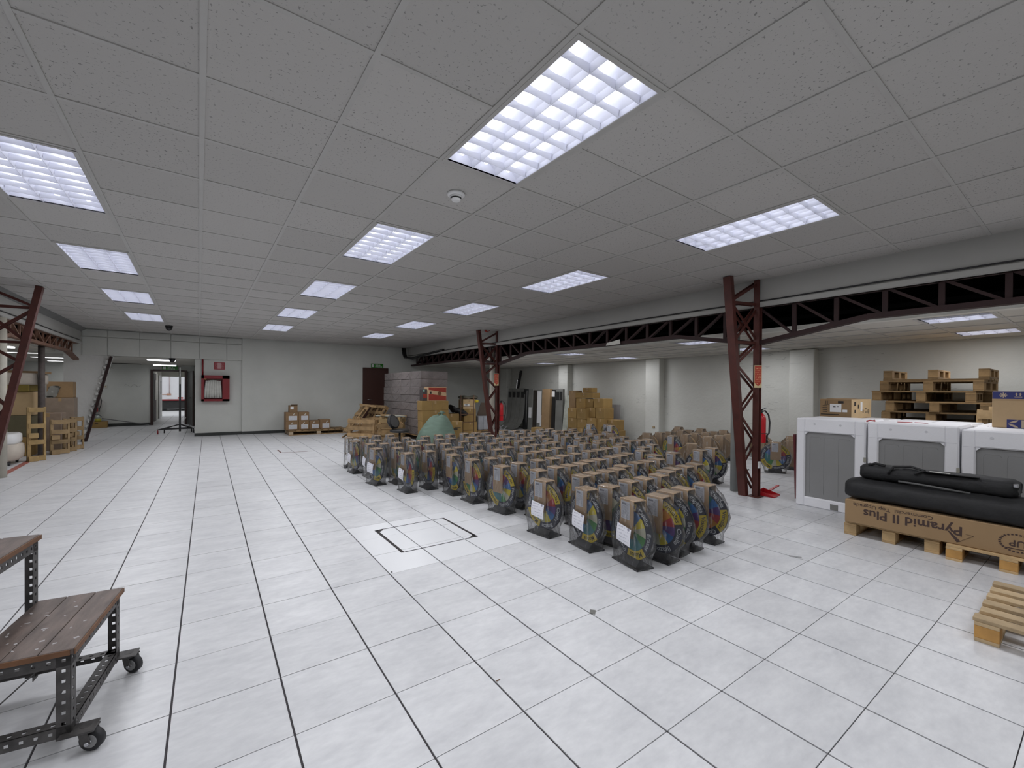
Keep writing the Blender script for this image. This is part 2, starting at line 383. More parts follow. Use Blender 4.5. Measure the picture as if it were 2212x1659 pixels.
# ------------------------------------------------------------------ floor
TX, TY = 0.41238, 0.41105
H = 2.8156
def in_view(p, m=60):
    d = Vector(p) - CAM; z = d.dot(CF)
    if z < 0.15: return None
    x, y = CPX + FPX * d.dot(CR) / z, CPY - FPX * d.dot(CU) / z
    return d.length if -m < x < IW + m and -m < y < IH + m else None
floor = struct('floor', MB().box((1.7, 9.7, -0.03), (16.8, 30.0, 0.05)), grout)
cells = []
for i in range(-15, 23):
    for j in range(-13, 60):
        x0, y0 = i * TX, j * TY
        if x0 > 9.7 or x0 + TX < -6.3: continue
        if y0 > 18.0 and (x0 > 0.6 or x0 + TX < -2.2): continue
        cells.append((in_view((x0 + TX / 2, y0 + TY / 2, 0)) or 1e6 + j, i, j))
cells.sort()
gx, gy = 0.0085, 0.004
tile_me = {}
def tile_mb(i, j, mb=None):
    mb = mb or MB(); return mb.box(((i + .5) * TX, (j + .5) * TY, -0.003), (TX - gx, TY - gy, 0.006))
shared = MB().box((0, 0, -0.003), (TX - gx, TY - gy, 0.006))
me_a, me_b = shared.data('tile', floor_m), shared.data('tile', floor_new)
def is_new(i, j): return 3 <= i <= 5 and 3 <= j <= 5
for n, (d, i, j) in enumerate(cells[:296]):
    link('tile', me_b if is_new(i, j) else me_a, floor, ((i + .5) * TX, (j + .5) * TY, random.uniform(-.0006, .0006)))
rest = MB()
for d, i, j in cells[296:]: tile_mb(i, j, rest)
part('far_tiles', rest, floor_m, floor, kind='stuff')
# cut lines of the access hatch in the new tiles, and a second, worn one far off
def joint(p, q, w, m): part('hatch_joint', MB().bar((*p, 0.0006), (*q, 0.0006), w, 0.0016), m, floor)
hj = mat('hatch_joint_black', (0.03, 0.026, 0.026), 0.8, var=0.2)
joint((1.465, 2.266), (1.474, 1.588), 0.026, hj); joint((2.186, 2.274), (2.190, 1.580), 0.024, hj)
joint((1.465, 2.266), (2.186, 2.274), 0.009, hj); joint((1.474, 1.588), (2.190, 1.580), 0.010, hj)
part('hatch_joint', MB().prism([(1.462, 2.27), (1.54, 2.275), (1.53, 2.245), (1.48, 2.20)], 0, 0.0014, 'z'), hj, floor)
part('hatch_joint', MB().prism([(2.20, 1.575), (2.11, 1.585), (2.17, 1.63), (2.19, 1.70)], 0, 0.0014, 'z'), hj, floor)
hb = mat('hatch_joint_brown', (0.16, 0.08, 0.07), 0.8, var=0.3)
a, b, c = onz(600, 972), onz(607, 978), onz(664, 975)
joint(a.xy, b.xy, 0.03, hb); joint(b.xy, c.xy, 0.03, hb)
stripe = mat('worn_red_floor_paint', (0.40, 0.14, 0.11), 0.7, var=0.35, scale=9)
a, b = onz(2, 1028), onz(92, 988)
part('floor_stripe', MB().box(((a.x + b.x) / 2 - .05, (a.y + b.y) / 2, 0.0005), (0.09, (b - a).length, 0.0015), 0, (0, 0, 0.06)), stripe, floor)
# ------------------------------------------------------------------ ceiling of the hall: lay-in tiles on runners
C0, CROT, CT = Vector((0.104, 0.600, H)), 0.01404, 0.61
ceiling = struct('ceiling', MB().box((1.7, 3.6, 0.15), (9.2, 19.0, 0.04)), dark)
ceiling.location = C0; ceiling.rotation_euler = (0, 0, CROT)
CM = Matrix.Translation(C0) @ Matrix.Rotation(CROT, 4, 'Z')
K0, K1, M0, M1 = -5, 9, -10, 20
lampcells = [(k, m) for k in (-2, 2, 6) for m in (-6, -2, 2, 6, 10, 14)]  # rearmost row of each line is unseen, added to light the hall
skip = {(k, m + e) for k, m in lampcells for e in (0, 1)}
cc = []
for k in range(K0, K1 + 1):
    for m in range(M0, M1):
        if (k, m) in skip: continue
        cc.append((in_view(CM @ Vector(((k + .5) * CT, (m + .5) * CT, 0))) or 1e6 + m, k, m))
cc.sort()
ct_me = MB().box((0, 0, 0.0135), (CT - 0.014, CT - 0.014, 0.015)).data('ceiling_tile', ceil_m)
for d, k, m in cc[:270]: link('ceiling_tile', ct_me, ceiling, ((k + .5) * CT, (m + .5) * CT, random.uniform(0, .0015)))
rest = MB()
for d, k, m in cc[270:]: rest.box(((k + .5) * CT, (m + .5) * CT, 0.0135), (CT - 0.014, CT - 0.014, 0.015))
part('far_ceiling_tiles', rest, ceil_m, ceiling, kind='stuff')
for k in range(K0, K1 + 2):
    part('runner', MB().box((k * CT, (M0 + M1) / 2 * CT, 0.006), (0.026, (M1 - M0) * CT, 0.012)), runner_m, ceiling)
for m in range(M0, M1 + 1):
    a = K0; mb = MB()
    for k in sorted(k for k, q in lampcells if q == m - 1) + [K1 + 1]:
        mb.box(((a + k) / 2 * CT, m * CT, 0.0068), ((k - a) * CT, 0.024, 0.010)); a = k + 1
    part('cross_runner', mb, runner_m, ceiling)
# ------------------------------------------------------------------ walls
def wy(x): return 13.0 - 0.037 * (x + 0.17)
struct('wall_far', MB().prism([(0.955, wy(.955)), (9.7, wy(9.7)), (9.7, 13.3), (0.955, 13.3)], 0, 2.9, 'z'), wallp)
hosew = struct('wall_far_left', MB().prism([(-0.17, 13.03), (0.955, 13.035), (0.955, 13.3), (-0.17, 13.3)], 0, 2.9, 'z'), wallp)
struct('wall_passage_right', MB().box((-0.12, 15.75, 1.1), (0.10, 4.9, 2.2)), wallp)
struct('baseboard_far', MB().prism([(0.955, wy(.955) - .014), (4.40, wy(4.4) - .014), (4.40, wy(4.4)), (0.955, wy(.955))], 0, 0.085, 'z')
       .prism([(-0.18, 13.012), (0.965, 12.985), (0.965, 13.04), (-0.18, 13.04)], 0, 0.085, 'z').prism([(5.26, wy(5.26) - .014), (6.0, wy(6.0) - .014), (6.0, wy(6.)), (5.26, wy(5.26))], 0, 0.085, 'z'), skirt)
wr = struct('wall_right', MB().box((9.70, 4.0, 1.45), (0.2, 18.2, 2.9)), wallr)
for yc in (-1.75, 1.65, 4.99, 8.34, 11.68): part('pilaster', MB().box((9.50, yc, 1.09), (0.22, 0.42, 2.18), bev=0.012), wallr, wr)
struct('wall_back', MB().box((1.7, -5.1, 1.45), (16.2, 0.2, 2.9)), wallp)
struct('wall_left', MB().box((-6.30, 6.7, 1.45), (0.2, 23.6, 2.9)), wallg)
dx0, dx1, dz = ony(331, 850, 18.2).x, ony(399, 850, 18.2).x, 1.945
wp = MB().box(((-6.3 + dx0) / 2, 18.3, 1.45), (dx0 + 6.3, 0.2, 2.9)).box(((dx1 + 0.0) / 2, 18.3, 1.45), (-dx1, 0.2, 2.9)).box(((dx0 + dx1) / 2, 18.3, (dz + 2.9) / 2), (dx1 - dx0, 0.2, 2.9 - dz))
struct('wall_passage', wp, wallp)
struct('baseboard_passage', MB().box(((-6 + dx0) / 2, 18.19, 0.05), (dx0 + 6 - .08, 0.02, 0.10)), skirt)
struct('trim_1', MB().box((dx0 - .035, 18.18, dz / 2 + .03), (0.075, 0.10, dz + .06)).box((dx1 + .035, 18.18, dz / 2 + .03), (0.075, 0.10, dz + .06)).box(((dx0 + dx1) / 2, 18.18, dz + .035), (dx1 - dx0, 0.10, 0.07)), frame_dk)
# soffit over the passage, faced with tiles
sof = struct('wall_soffit', MB().box((-2.67, 13.05, 2.54), (7.26, 0.14, 0.74)), wallp)
xs = [-2.45] + [ony(px, 760, 12.95).x for px in (232, 302, 369, 431, 490)] + [0.945]
for a, b in zip(xs[:-1], xs[1:]):
    part('soffit_tile', MB().box(((a + b) / 2, 12.965, 2.397), (b - a - .02, 0.02, 0.455)), wallp, sof)
    part('soffit_tile', MB().box(((a + b) / 2, 12.965, 2.726), (b - a - .02, 0.02, 0.168)), wallp, sof)
struct('ceiling_passage', MB().box((-3.2, 15.65, 2.20), (6.2, 5.3, 0.06)), ceil_bay)
# bulkheads with the open lattice below, black sheets for the shade of the void behind, lower ceilings of the side bays
def bulkhead(name, x, s, zb):
    b = struct(name, MB().box((x + s * 0.03, 3.95, (zb + .07 + 2.9) / 2), (0.06, 17.8, 2.9 - zb - .07)).box((x + s * 0.02, 3.95, zb + 0.035), (0.09, 17.8, 0.07), bev=0.012), beamp)
    part('cable', MB().tube([(x - s * .02, -4.9 + i * 1.1, zb + .079 + .006 * math.sin(i * 2.1)) for i in range(17)], 0.008, 6), black, b)
    return b
bulkhead('wall_bulkhead_right', 6.0, 1, 2.465)
bl = bulkhead('wall_bulkhead_left', -2.45, -1, 2.43)
part('crown_strip', MB().prism([(-2.45, 2.825), (-2.34, 2.825), (-2.45, 2.74)], -4.9, 12.9, 'y'), mat('grey_crown_strip', (0.17, 0.17, 0.165), 0.7), bl)
struct('wall_void_shade_right', MB().box((6.62, 3.95, 2.52), (0.04, 17.8, 0.66)).box((6.36, 3.95, 2.87), (0.56, 17.8, 0.04)), dark)  # flat sheets, the darkness of the void put into their black colour
struct('wall_void_shade_left', MB().box((-2.95, 4.05, 2.54), (0.04, 18.1, 0.62)).box((-2.72, 4.05, 2.87), (0.5, 18.1, 0.04)), dark)
struct('ceiling_left_bay', MB().box((-4.6, 4.0, 2.25), (3.35, 18.0, 0.06)), ceil_bay)
BX0, BY0, BZ = 6.50 - 0.61, -1.12 - 0.61 * 6, 2.18
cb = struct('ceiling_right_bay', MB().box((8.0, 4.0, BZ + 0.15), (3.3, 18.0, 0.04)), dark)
baylamps = [(1, 6 + 5 * n) for n in range(0, 4)] + [(4, 6 + 5 * n) for n in range(0, 4)] + [(1, 1), (4, 1)]
bt_me = MB().box((0, 0, 0.0135), (CT - 0.014, CT - 0.014, 0.015)).data('ceiling_tile', ceil_bay)
for i in range(1, 7):
    for j in range(0, 29):
        if (i, j) in baylamps: continue
        if BX0 + i * CT > 9.55: continue
        link('ceiling_tile', bt_me, cb, (BX0 + (i + .5) * CT, BY0 + (j + .5) * CT, BZ + random.uniform(0, .003)))
for i in range(1, 7): part('runner', MB().box((BX0 + i * CT, 4.0, BZ + 0.006), (0.026, 17.8, 0.012)), runner_m, cb)
for j in range(0, 30): part('cross_runner', MB().box((8.05, BY0 + j * CT, BZ + 0.0068), (3.1, 0.024, 0.010)), runner_m, cb)
part('edge_strip', MB().box((6.44, 4.0, BZ + 0.025), (0.12, 17.8, 0.05)), offwhite, cb)
# doors
d1 = struct('door_1', MB().box((ony(811, 850, wy(4.8) - .02).x + .0, wy(4.8) - 0.012, 1.02), (0.80, 0.03, 2.04)), brown_door)
part('door_frame', MB().box((4.44, wy(4.44) - .02, 1.04), (0.05, 0.05, 2.08)).box((5.25, wy(5.25) - .02, 1.04), (0.05, 0.05, 2.08)).box((4.845, wy(4.84) - .02, 2.06), (0.86, 0.05, 0.05)), brown_door, d1)
part('handle', MB().tube([(4.56, wy(4.6) - .09, 1.0), (4.68, wy(4.6) - .09, 1.0)], 0.011, 8).tube([(4.56, wy(4.6) - .09, 1.0), (4.56, wy(4.6) - .03, 1.0)], 0.011, 8), chrome, d1)
dA, dB = ony(407, 850, 16.9), ony(418, 850, 16.2)
d2 = struct('door_2', MB().bar((-0.47, 18.1, 0.99), (-0.30, 17.05, 0.99), 0.04, 1.94), mat('open_door_grey', (0.10, 0.10, 0.098), 0.5))
part('door_edge', MB().box((-0.297, 17.03, 0.99), (0.045, 0.05, 1.95)), frame_dk, d2)
part('handle', MB().tube([(-0.36, 17.2, 1.0), (-0.42, 17.2, 1.0), (-0.42, 17.32, 1.0)], 0.014, 8), black, d2)
# corridor and yard beyond the passage door
struct('wall_corridor_left', MB().box((-1.72, 21.2, 1.1), (0.14, 5.6, 2.2)), offwhite)
struct('wall_corridor_right', MB().box((-0.30, 21.2, 1.1), (0.14, 5.6, 2.2)), offwhite)
struct('ceiling_corridor', MB().box((-1.0, 21.2, 2.16), (1.7, 5.6, 0.06)), ceil_bay)
ex = ony(350, 850, 24.0).x
struct('wall_corridor_end', MB().box((-1.0, 24.0, 2.08), (1.7, 0.1, 0.42)).box(((-1.9 + ex) / 2, 24.0, 0.95), (ex + 1.9, 0.1, 1.9)), offwhite)
d3 = struct('door_3', MB().box((-1.635, 20.6, 0.96), (0.03, 0.86, 1.92)), frame_dk)
part('door_pane', MB().box((-1.615, 20.6, 1.25), (0.012, 0.5, 0.8)), offwhite, d3)
d4 = struct('door_4', MB().box((-1.61, 22.7, 0.95), (0.04, 0.9, 1.9)), white)
part('door_pane', MB().box((-1.585, 22.7, 1.35), (0.01, 0.6, 0.55)), film_m, d4)
struct('floor_yard', MB().box((0, 36, -0.06), (60, 24, 0.10)), groundm)
# ------------------------------------------------------------------ luminaires
def luminaire(name, lab, w, l, ntube, nblade, power, group, real=True):
    """recessed louvre fitting, local origin at its centre, mouth at z=0"""
    t = thing(name, lab, 'light', group=group); h = 0.095
    part('frame', MB().box((-w / 2 + .012, 0, .004), (.024, l, .012)).box((w / 2 - .012, 0, .004), (.024, l, .012)).box((0, -l / 2 + .012, .004), (w, .024, .012)).box((0, l / 2 - .012, .004), (w, .024, .012)), runner_m, t)
    tr = MB(); tw = (w - .05) / ntube; xs0 = -w / 2 + .025
    for k in range(ntube):                       # one trough per tube: curved reflector
        x0 = xs0 + k * tw; ring = [(x0 + tw * (u / 8), h * math.sin(PI * (0.12 + 0.76 * u / 8))) for u in range(9)]
        ring = [(x0, 0.002)] + ring + [(x0 + tw, 0.002)]
        for a, b in zip(ring[:-1], ring[1:]): tr.add([(a[0], -l / 2 + .024, a[1]), (a[0], l / 2 - .024, a[1]), (b[0], l / 2 - .024, b[1]), (b[0], -l / 2 + .024, b[1])], [(0, 1, 2, 3)], 0, True)
    for s in (-1, 1): tr.box((0, s * (l / 2 - .022), h / 2), (w - .04, .004, h))
    part('reflector', tr, refl_m, t)
    for k in range(1, ntube): part('divider', MB().prism([(xs0 + k * tw - .001, .002), (xs0 + k * tw + .001, .002), (xs0 + k * tw + .007, .046), (xs0 + k * tw - .007, .046)], -l / 2 + .025, l / 2 - .025, 'y'), refl_m, t)
    for k in range(ntube):
        part('tube', MB().cyl((xs0 + (k + .5) * tw, 0, .056), .0125, l - .10, 8, axis='y'), tube_m, t)
    for k in range(nblade):
        y = -l / 2 + (k + 1) * l / (nblade + 1)
        bl_ = MB()
        for q in range(ntube):
            x0 = xs0 + q * tw + .005; x1 = x0 + tw - .010; xm = (x0 + x1) / 2
            lo_, hi_ = [(x0, .002), (xm, .008), (x1, .002)], [(x1, .042), (xm, .036), (x0, .042)]
            vs = [(a, y + s * (.001 if b < .02 else .009), b) for s in (-1, 1) for a, b in lo_ + hi_]
            bl_.add(vs, [(0, 1, 4, 5), (1, 2, 3, 4), (6, 11, 10, 7), (7, 10, 9, 8), (0, 6, 7, 1), (1, 7, 8, 2), (5, 4, 10, 11), (4, 3, 9, 10)])
        part('louvre_blade', bl_, refl_m, t)
    ld = bpy.data.lights.new('tube_light', 'AREA'); ld.shape = 'RECTANGLE'; ld.size = w - .1; ld.size_y = l - .12; ld.energy = power; ld.color = LAMP_RGB
    lo = bpy.data.objects.new('tube_light', ld); COL.objects.link(lo); lo.parent = t; lo.location = (0, 0, -0.004)
    return t
ordn = ['first', 'second', 'third', 'fourth', 'fifth', 'sixth', 'seventh', 'eighth', 'ninth', 'tenth', 'eleventh', 'twelfth', 'thirteenth', 'fourteenth', 'fifteenth', 'sixteenth', 'seventeenth', 'eighteenth', 'nineteenth', 'twentieth']
LAB = {(2, -2): 'large louvred three tube ceiling light nearest the camera', (2, 2): 'louvred ceiling light beyond the smoke detector',
       (2, 6): 'louvred ceiling light in the middle row, third from the camera', (2, 10): 'louvred ceiling light in the middle row, fourth from the camera', (2, 14): 'smallest louvred ceiling light of the middle row, by the far wall',
       (-2, 2): 'bright louvred ceiling light cut by the left picture edge', (-2, 6): 'louvred ceiling light of the left row, second from the picture edge',
       (-2, 10): 'louvred ceiling light of the left row, third from the picture edge', (-2, 14): 'louvred ceiling light of the left row beside the black dome camera',
       (6, -2): 'long narrow looking louvred ceiling light beside the right bulkhead, nearest', (6, 2): 'louvred ceiling light of the right row, second from the nearest',
       (6, 6): 'louvred ceiling light of the right row, third from the nearest', (6, 10): 'louvred ceiling light of the right row, fourth from the nearest', (6, 14): 'smallest louvred ceiling light of the right row, above the brown door'}
lum = None
for k, m in lampcells:
    p = CM @ Vector(((k + .5) * CT, (m + 1) * CT, 0.0))
    lab = LAB.get((k, m), 'louvred ceiling light above and behind the camera, ' + {(-2, -6): 'added rear left', (-2, -2): 'beside the left wall side', (2, -6): 'added rear middle', (6, -6): 'added rear right'}.get((k, m), 'rear'))
    if lum is None: lum = luminaire('ceiling_light', lab, 0.588, 1.196, 3, 8, LAMP_W, 'louvred lights of the hall ceiling'); lum.location = p; lum.rotation_euler = (0, 0, CROT)
    else: copy_tree(lum, p, CROT, lab)
bl0 = None
for n, (i, j) in enumerate(baylamps):
    p = Vector((BX0 + (i + .5) * CT, BY0 + (j + .5) * CT, BZ))
    q = (j - 6) // 5
    lab = {(1, 0): 'square louvred bay light with lilac cells above the washers', (4, 0): 'square bay light along the wall above the pallet stack', (1, 1): 'square bay light with bright cells just left of the near column',
           (4, 1): 'square bay light seen behind the near column', (1, 2): 'square bay light left of the torn paper on the truss', (4, 2): 'square bay light above the ochre cartons', (1, 3): 'square bay light behind the far column', (4, 3): 'square bay light above the grey sheet panels'}.get((i, q), 'square bay light behind the camera, ' + ('inner one' if i == 1 else 'one along the wall'))
    if bl0 is None: bl0 = luminaire('bay_light', lab, 0.588, 0.588, 3, 4, BAY_W, 'square lights of the side bay'); bl0.location = p
    else: copy_tree(bl0, p, 0, lab)
strip = None
for n, (x, y, z, lab) in enumerate(((-3.5, 11.35, 2.22, 'bare tube light of the left bay nearest the pole'), (-3.45, 13.1, 2.22, 'bare tube light of the left bay, second from the column'),
        (-3.5, 15.1, 2.22, 'bare tube light of the left bay, third from the column'), (-3.65, 17.3, 2.22, 'bare tube light of the left bay by the back wall'),
        (-0.95, 13.7, 2.17, 'bare tube light just behind the tiled soffit'), (-1.1, 17.2, 2.17, 'bare tube light in front of the passage exit sign'), (-1.0, 21.5, 2.13, 'bare tube light in the corridor beyond the open door'), (-4.8, 9.0, 2.22, 'bare tube light behind the cream pipe'))):
    if strip is None:
        strip = thing('strip_light', lab, 'light', (x, y, z), 0, 'bare tube lights beyond the hall')
        part('housing', MB().box((0, 0, -.012), (.66, .20, .024)), white, strip)
        for s in (-.06, .06): part('tube', MB().cyl((0, s, -.04), .016, .62, 8, axis='x'), tube_m, strip)
        ld = bpy.data.lights.new('strip_glow', 'AREA'); ld.shape = 'RECTANGLE'; ld.size = .6; ld.size_y = .2; ld.energy = 4.5; ld.color = LAMP_RGB
        lo = bpy.data.objects.new('strip_glow', ld); COL.objects.link(lo); lo.parent = strip; lo.location = (0, 0, -.065)
    else: copy_tree(strip, (x, y, z), 0, lab)
# ------------------------------------------------------------------ lattice columns and trusses (red oxide steel)
def lattice_column(name, lab, xv, yv, xi_top, xi_bot, yi, ztop=2.815):
    """upright channel at (xv, yv), raking leg from (xi_bot) at the floor to (xi_top) at the ceiling, zigzag braces between"""
    t = thing(name, lab, 'column'); s = 1 if xi_top < xv else -1
    part('upright', MB().box((xv, yv, ztop / 2), (.07, .016, ztop)).box((xv - .035, yv - .03, ztop / 2), (.012, .07, ztop)).box((xv + .035, yv - .03, ztop / 2), (.012, .07, ztop)), steel_rd, t)
    lg = MB(); a, b = Vector((xi_bot, yi, 0)), Vector((xi_top, yi, ztop))
    lg.bar(a, b, .075, .095, up=(0, 1, 0)); part('raking_leg', lg, steel_rd, t)
    def leg(z): return a + (b - a) * (z / ztop)
    def br(z0, z1, flip):
        p, q = (Vector((xv, yv, z0)), leg(z1)) if flip else (leg(z0), Vector((xv, yv, z1)))
        off = Vector((0, .028, 0))
        for o in (-1, 1): part('brace', MB().bar(p + off * o, q + off * o, .034, .010, up=(0, 1, 0)), steel_rd, t)
    for z in (2.50, 2.00): br(z, z, False)
    br(2.52, 2.78, False); br(2.48, 2.02, False); br(2.02, 2.46, False)
    zs = [2.0, 1.72, 1.40, 1.08, .74, .42, .10]
    for i in range(len(zs) - 1): br(zs[i], zs[i + 1], i % 2 == 0)
    part('base_plate', MB().box((xv, yv - .02, .006), (.16, .14, .012)), steel_rd, t)
    return t
lattice_column('lattice_column', 'near dark red lattice column with a fire extinguisher on its right side', 6.0, .90, 5.50, 5.935, 1.0)
lattice_column('lattice_column', 'far dark red lattice column standing behind the packed wheels', 6.02, 7.05, 5.52, 5.95, 7.12)
lattice_column('lattice_column', 'dark red lattice column at the left picture edge, leaning leg in front', -2.47, 7.2, -1.87, -2.38, 7.12)
def truss(name, lab, x, cols, y0, y1, m, zt, zlow=2.0, zmid=2.2):
    t = thing(name, lab, 'truss')
    def zc(y): d = min(abs(y - c) for c in cols); return zlow + (zmid - zlow) * min(1.0, d / 1.15)
    ys = [y0]
    pts = sorted({round(y0, 2), round(y1, 2)} | {round(c + e, 2) for c in cols for e in (-1.15, 0, 1.15) if y0 < c + e < y1})
    for a, b in zip(pts[:-1], pts[1:]): part('lower_chord', MB().bar((x, a, zc(a)), (x, b, zc(b)), .10, .055), m, t)
    part('top_chord', MB().box((x, (y0 + y1) / 2, zt), (.10, y1 - y0, .05)), m, t)
    st = 0.432; c0 = cols[0]; y = c0 - st * int((c0 - y0) / st)
    while y < y1:
        nx = min(cols, key=lambda c: abs(y + st / 2 - c)); near_lo = nx <= y + st / 2
        if min(abs(y - c) for c in cols) > .05: part('vertical', MB().bar((x, y, zc(y)), (x, y, zt), .045, .028), m, t)
        if y + st < y1:
            a, b = ((y, zt), (y + st, zc(y + st))) if near_lo else ((y + st, zt), (y, zc(y)))
            part('diagonal', MB().bar((x, a[0], a[1]), (x, b[0], b[1]), .045, .028), m, t)
        y += st
    return t
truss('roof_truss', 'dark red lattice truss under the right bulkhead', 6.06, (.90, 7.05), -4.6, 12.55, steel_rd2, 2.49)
truss('roof_truss', 'rusty lattice truss under the left bulkhead', -2.52, (7.2, 13.05), 4.0, 12.8, mat('rusty_truss', (0.17, 0.085, 0.055), 0.6, var=0.3), 2.45)
# tapered plaster pillar with an exposed raking leg
pil = struct('wall_pillar_left', MB().prism([(-2.78, 0), (-2.40, 0), (-1.90, 2.17), (-2.78, 2.17)], 13.0, 13.28, 'y'), plaster)
lg = thing('raking_strut', 'broken red strut leaning along the white plaster pillar', 'strut')
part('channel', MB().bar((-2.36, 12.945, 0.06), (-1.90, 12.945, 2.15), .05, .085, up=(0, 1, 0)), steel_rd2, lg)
rgd = MB()
for i in range(14):
    z = .25 + i * .135; x = -2.36 + .46 * (z - .06) / 2.09 - .05 - .02 * random.random(); rgd.box((x, 12.94, z), (.03 + .03 * random.random(), .05, .05 + .05 * random.random()), 0, (0, random.uniform(-.5, .5), 0))
part('torn_edge', rgd, plaster, lg, kind='stuff')
part('foot', MB().box((-2.40, 12.95, .035), (.10, .10, .07)), steel_rd2, lg)
# pipes
solid('drain_pipe', MB().cyl((6.09, 1.20, 1.085), .052, 2.17, 20), pipegy, 'thick grey pipe standing just left of the near lattice column', 'pipe')
solid('drain_pipe', MB().cyl((6.12, 7.42, 1.22), .065, 2.44, 18).tube([(6.12, 7.42, 2.1), (6.12, 7.42, 2.2)], [.08, .08], 18), cream, 'cream pipe behind the far lattice column', 'pipe')
solid('drain_pipe', MB().cyl((-2.43, 7.75, 1.2), .075, 2.4, 18), cream, 'cream pipe at the left picture edge behind the lattice column', 'pipe')
solid('timber_pole', MB().cyl((-2.58, 10.4, 1.09), .055, 2.18, 12, r2=.05), polemat, 'dark rough pole standing among the boxes on the left', 'pole')
cd = thing('conduit', 'thin grey conduit running from the pipe to the column socket', 'conduit')
part('tube', MB().tube([(6.12, 1.10, 0.0), (6.12, 1.10, .2), (6.09, 1.06, .30), (6.05, .99, .33)], .011, 8), pipegy, cd)
part('socket_box', MB().box((5.995, .835, .42), (.06, .03, .085), bev=.006), white, cd)
# cable bundle in the far right corner of the hall, torn paper on the truss
cbn = MB()
for k, (o, r) in enumerate(((0, .03), (.05, .022), (.09, .028))):
    cbn.tube([(5.76 + o, 12.70, 2.81), (5.77 + o, 12.68, 2.62), (5.80 + o, 12.62, 2.48), (5.92 + o * .6, 12.3, 2.44 - .01 * k), (5.93 + o * .5, 11.2, 2.50), (5.95 + o * .3, 9.9, 2.56)], r, 8)
solid('cable_bundle', cbn, black, 'black cable bundle dropping down the far corner onto the truss', 'cable')
tp = [onx(1309, 747, 5.98), onx(1311, 741, 5.98), onx(1339, 733, 5.98), onx(1340, 743, 5.98)]
solid('paper_scrap', MB().plate(tp, .002), offwhite, 'torn paper scrap stuck on the truss chord', 'paper')
# smoke detector, dome cameras
p = onz(985, 420, H)
sd = thing('smoke_detector', 'round white smoke detector on the ceiling', 'detector', (p.x, p.y, H + .006))
part('base', MB().tube([(0, 0, 0), (0, 0, -.012), (0, 0, -.020)], [.066, .066, .055], 28), white, sd)
part('sensor_head', MB().tube([(0, 0, -.018), (0, 0, -.030), (0, 0, -.050), (0, 0, -.056)], [.046, .042, .033, .026], 24), white, sd)
part('vent', MB().tube([(0, 0, -.033), (0, 0, -.042)], [.0415, .0375], 24), black, sd)
for q, lab in ((onz(365, 704, H), 'black dome camera on the ceiling above the tiled soffit'), (onz(372, 774, 2.165), 'black dome camera under the soffit before the passage')):
    dc = thing('dome_camera', lab, 'camera', q)
    part('mount', MB().cyl((0, 0, -.015), .075, .03, 18), black, dc)
    part('dome', MB().tube([(0, 0, -.03), (0, 0, -.07), (0, 0, -.10), (0, 0, -.115)], [.068, .062, .04, .012], 18), black, dc)
# ceiling hook + dangling wire at the head of the far column
solid('wire_tuft', MB().tube([(5.52, 7.1, 2.815), (5.51, 7.08, 2.78), (5.56, 7.05, 2.76)], .006, 5).tube([(5.62, 7.0, 2.815), (5.68, 6.95, 2.775), (5.72, 6.9, 2.80)], .008, 5).box((5.65, 6.97, 2.785), (.08, .05, .02), 0, (0, .4, .5)), redcard, 'tuft of loose red wire above the far lattice column', 'wire')
# ------------------------------------------------------------------ bagged exercise-wheels: the crowd on the floor
# local frame: face looks to -x, y along the disc, z up
RW, ZC = .224, .266
WORDS = [('Cuello', 0), ('Brazos', 0), ('Manos', 1), ('Piernas', 0), ('Espalda', 0), ('Visuales', 1)]
SEQ = [0, 1, 2, 3, 3, 4, 5, 6, 7, 6, 5, 4]
def fan(mb, r0, r1, a0, a1, x, n, mi):
    vs = []; fs = []
    for k in range(n + 1):
        a = a0 + (a1 - a0) * k / n
        for r in (r0, r1): vs.append((x, -math.sin(a) * r, ZC + math.cos(a) * r))
    for k in range(n): fs.append((2 * k, 2 * k + 1, 2 * k + 3, 2 * k + 2))
    mb.add(vs, fs, mi)
def disc_data(phase):
    d = MB().tube([(-.006, 0, ZC), (.006, 0, ZC)], [RW, RW], 40, 0, True, False)
    sec = MB()
    for k, (w, c) in enumerate(WORDS):
        a = phase + k * PI / 3
        fan(sec, .158, RW - .001, a, a + PI / 3, -.0072, 7, 0 if c == 0 else 1)
    for k in range(12):
        a = phase * 1.7 + .26 + k * PI / 6; fan(sec, .03, .156, a, a + PI / 6, -.0072, 4, 2 + SEQ[k])
    tx = MB()
    for k, (w, c) in enumerate(WORDS):
        a0 = phase + (k + .5) * PI / 3; vs, fs = text_geo(w, .054, 'CENTER', .012); o = []
        for x, y, z in vs:
            a = a0 + x / .19; r = .191 + y; o.append((-.0080, -math.sin(a) * r, ZC + math.cos(a) * r))
        tx.add(o, fs, 1 if c else 0)
    return d.data('disc', black), sec.data('sector_ring', [navy, yellow] + SECT), tx.data('lettering', [letters, ink])
DISCS = [disc_data(p) for p in (0.25, 1.30, 2.35, 3.40, 4.45, 5.50)]
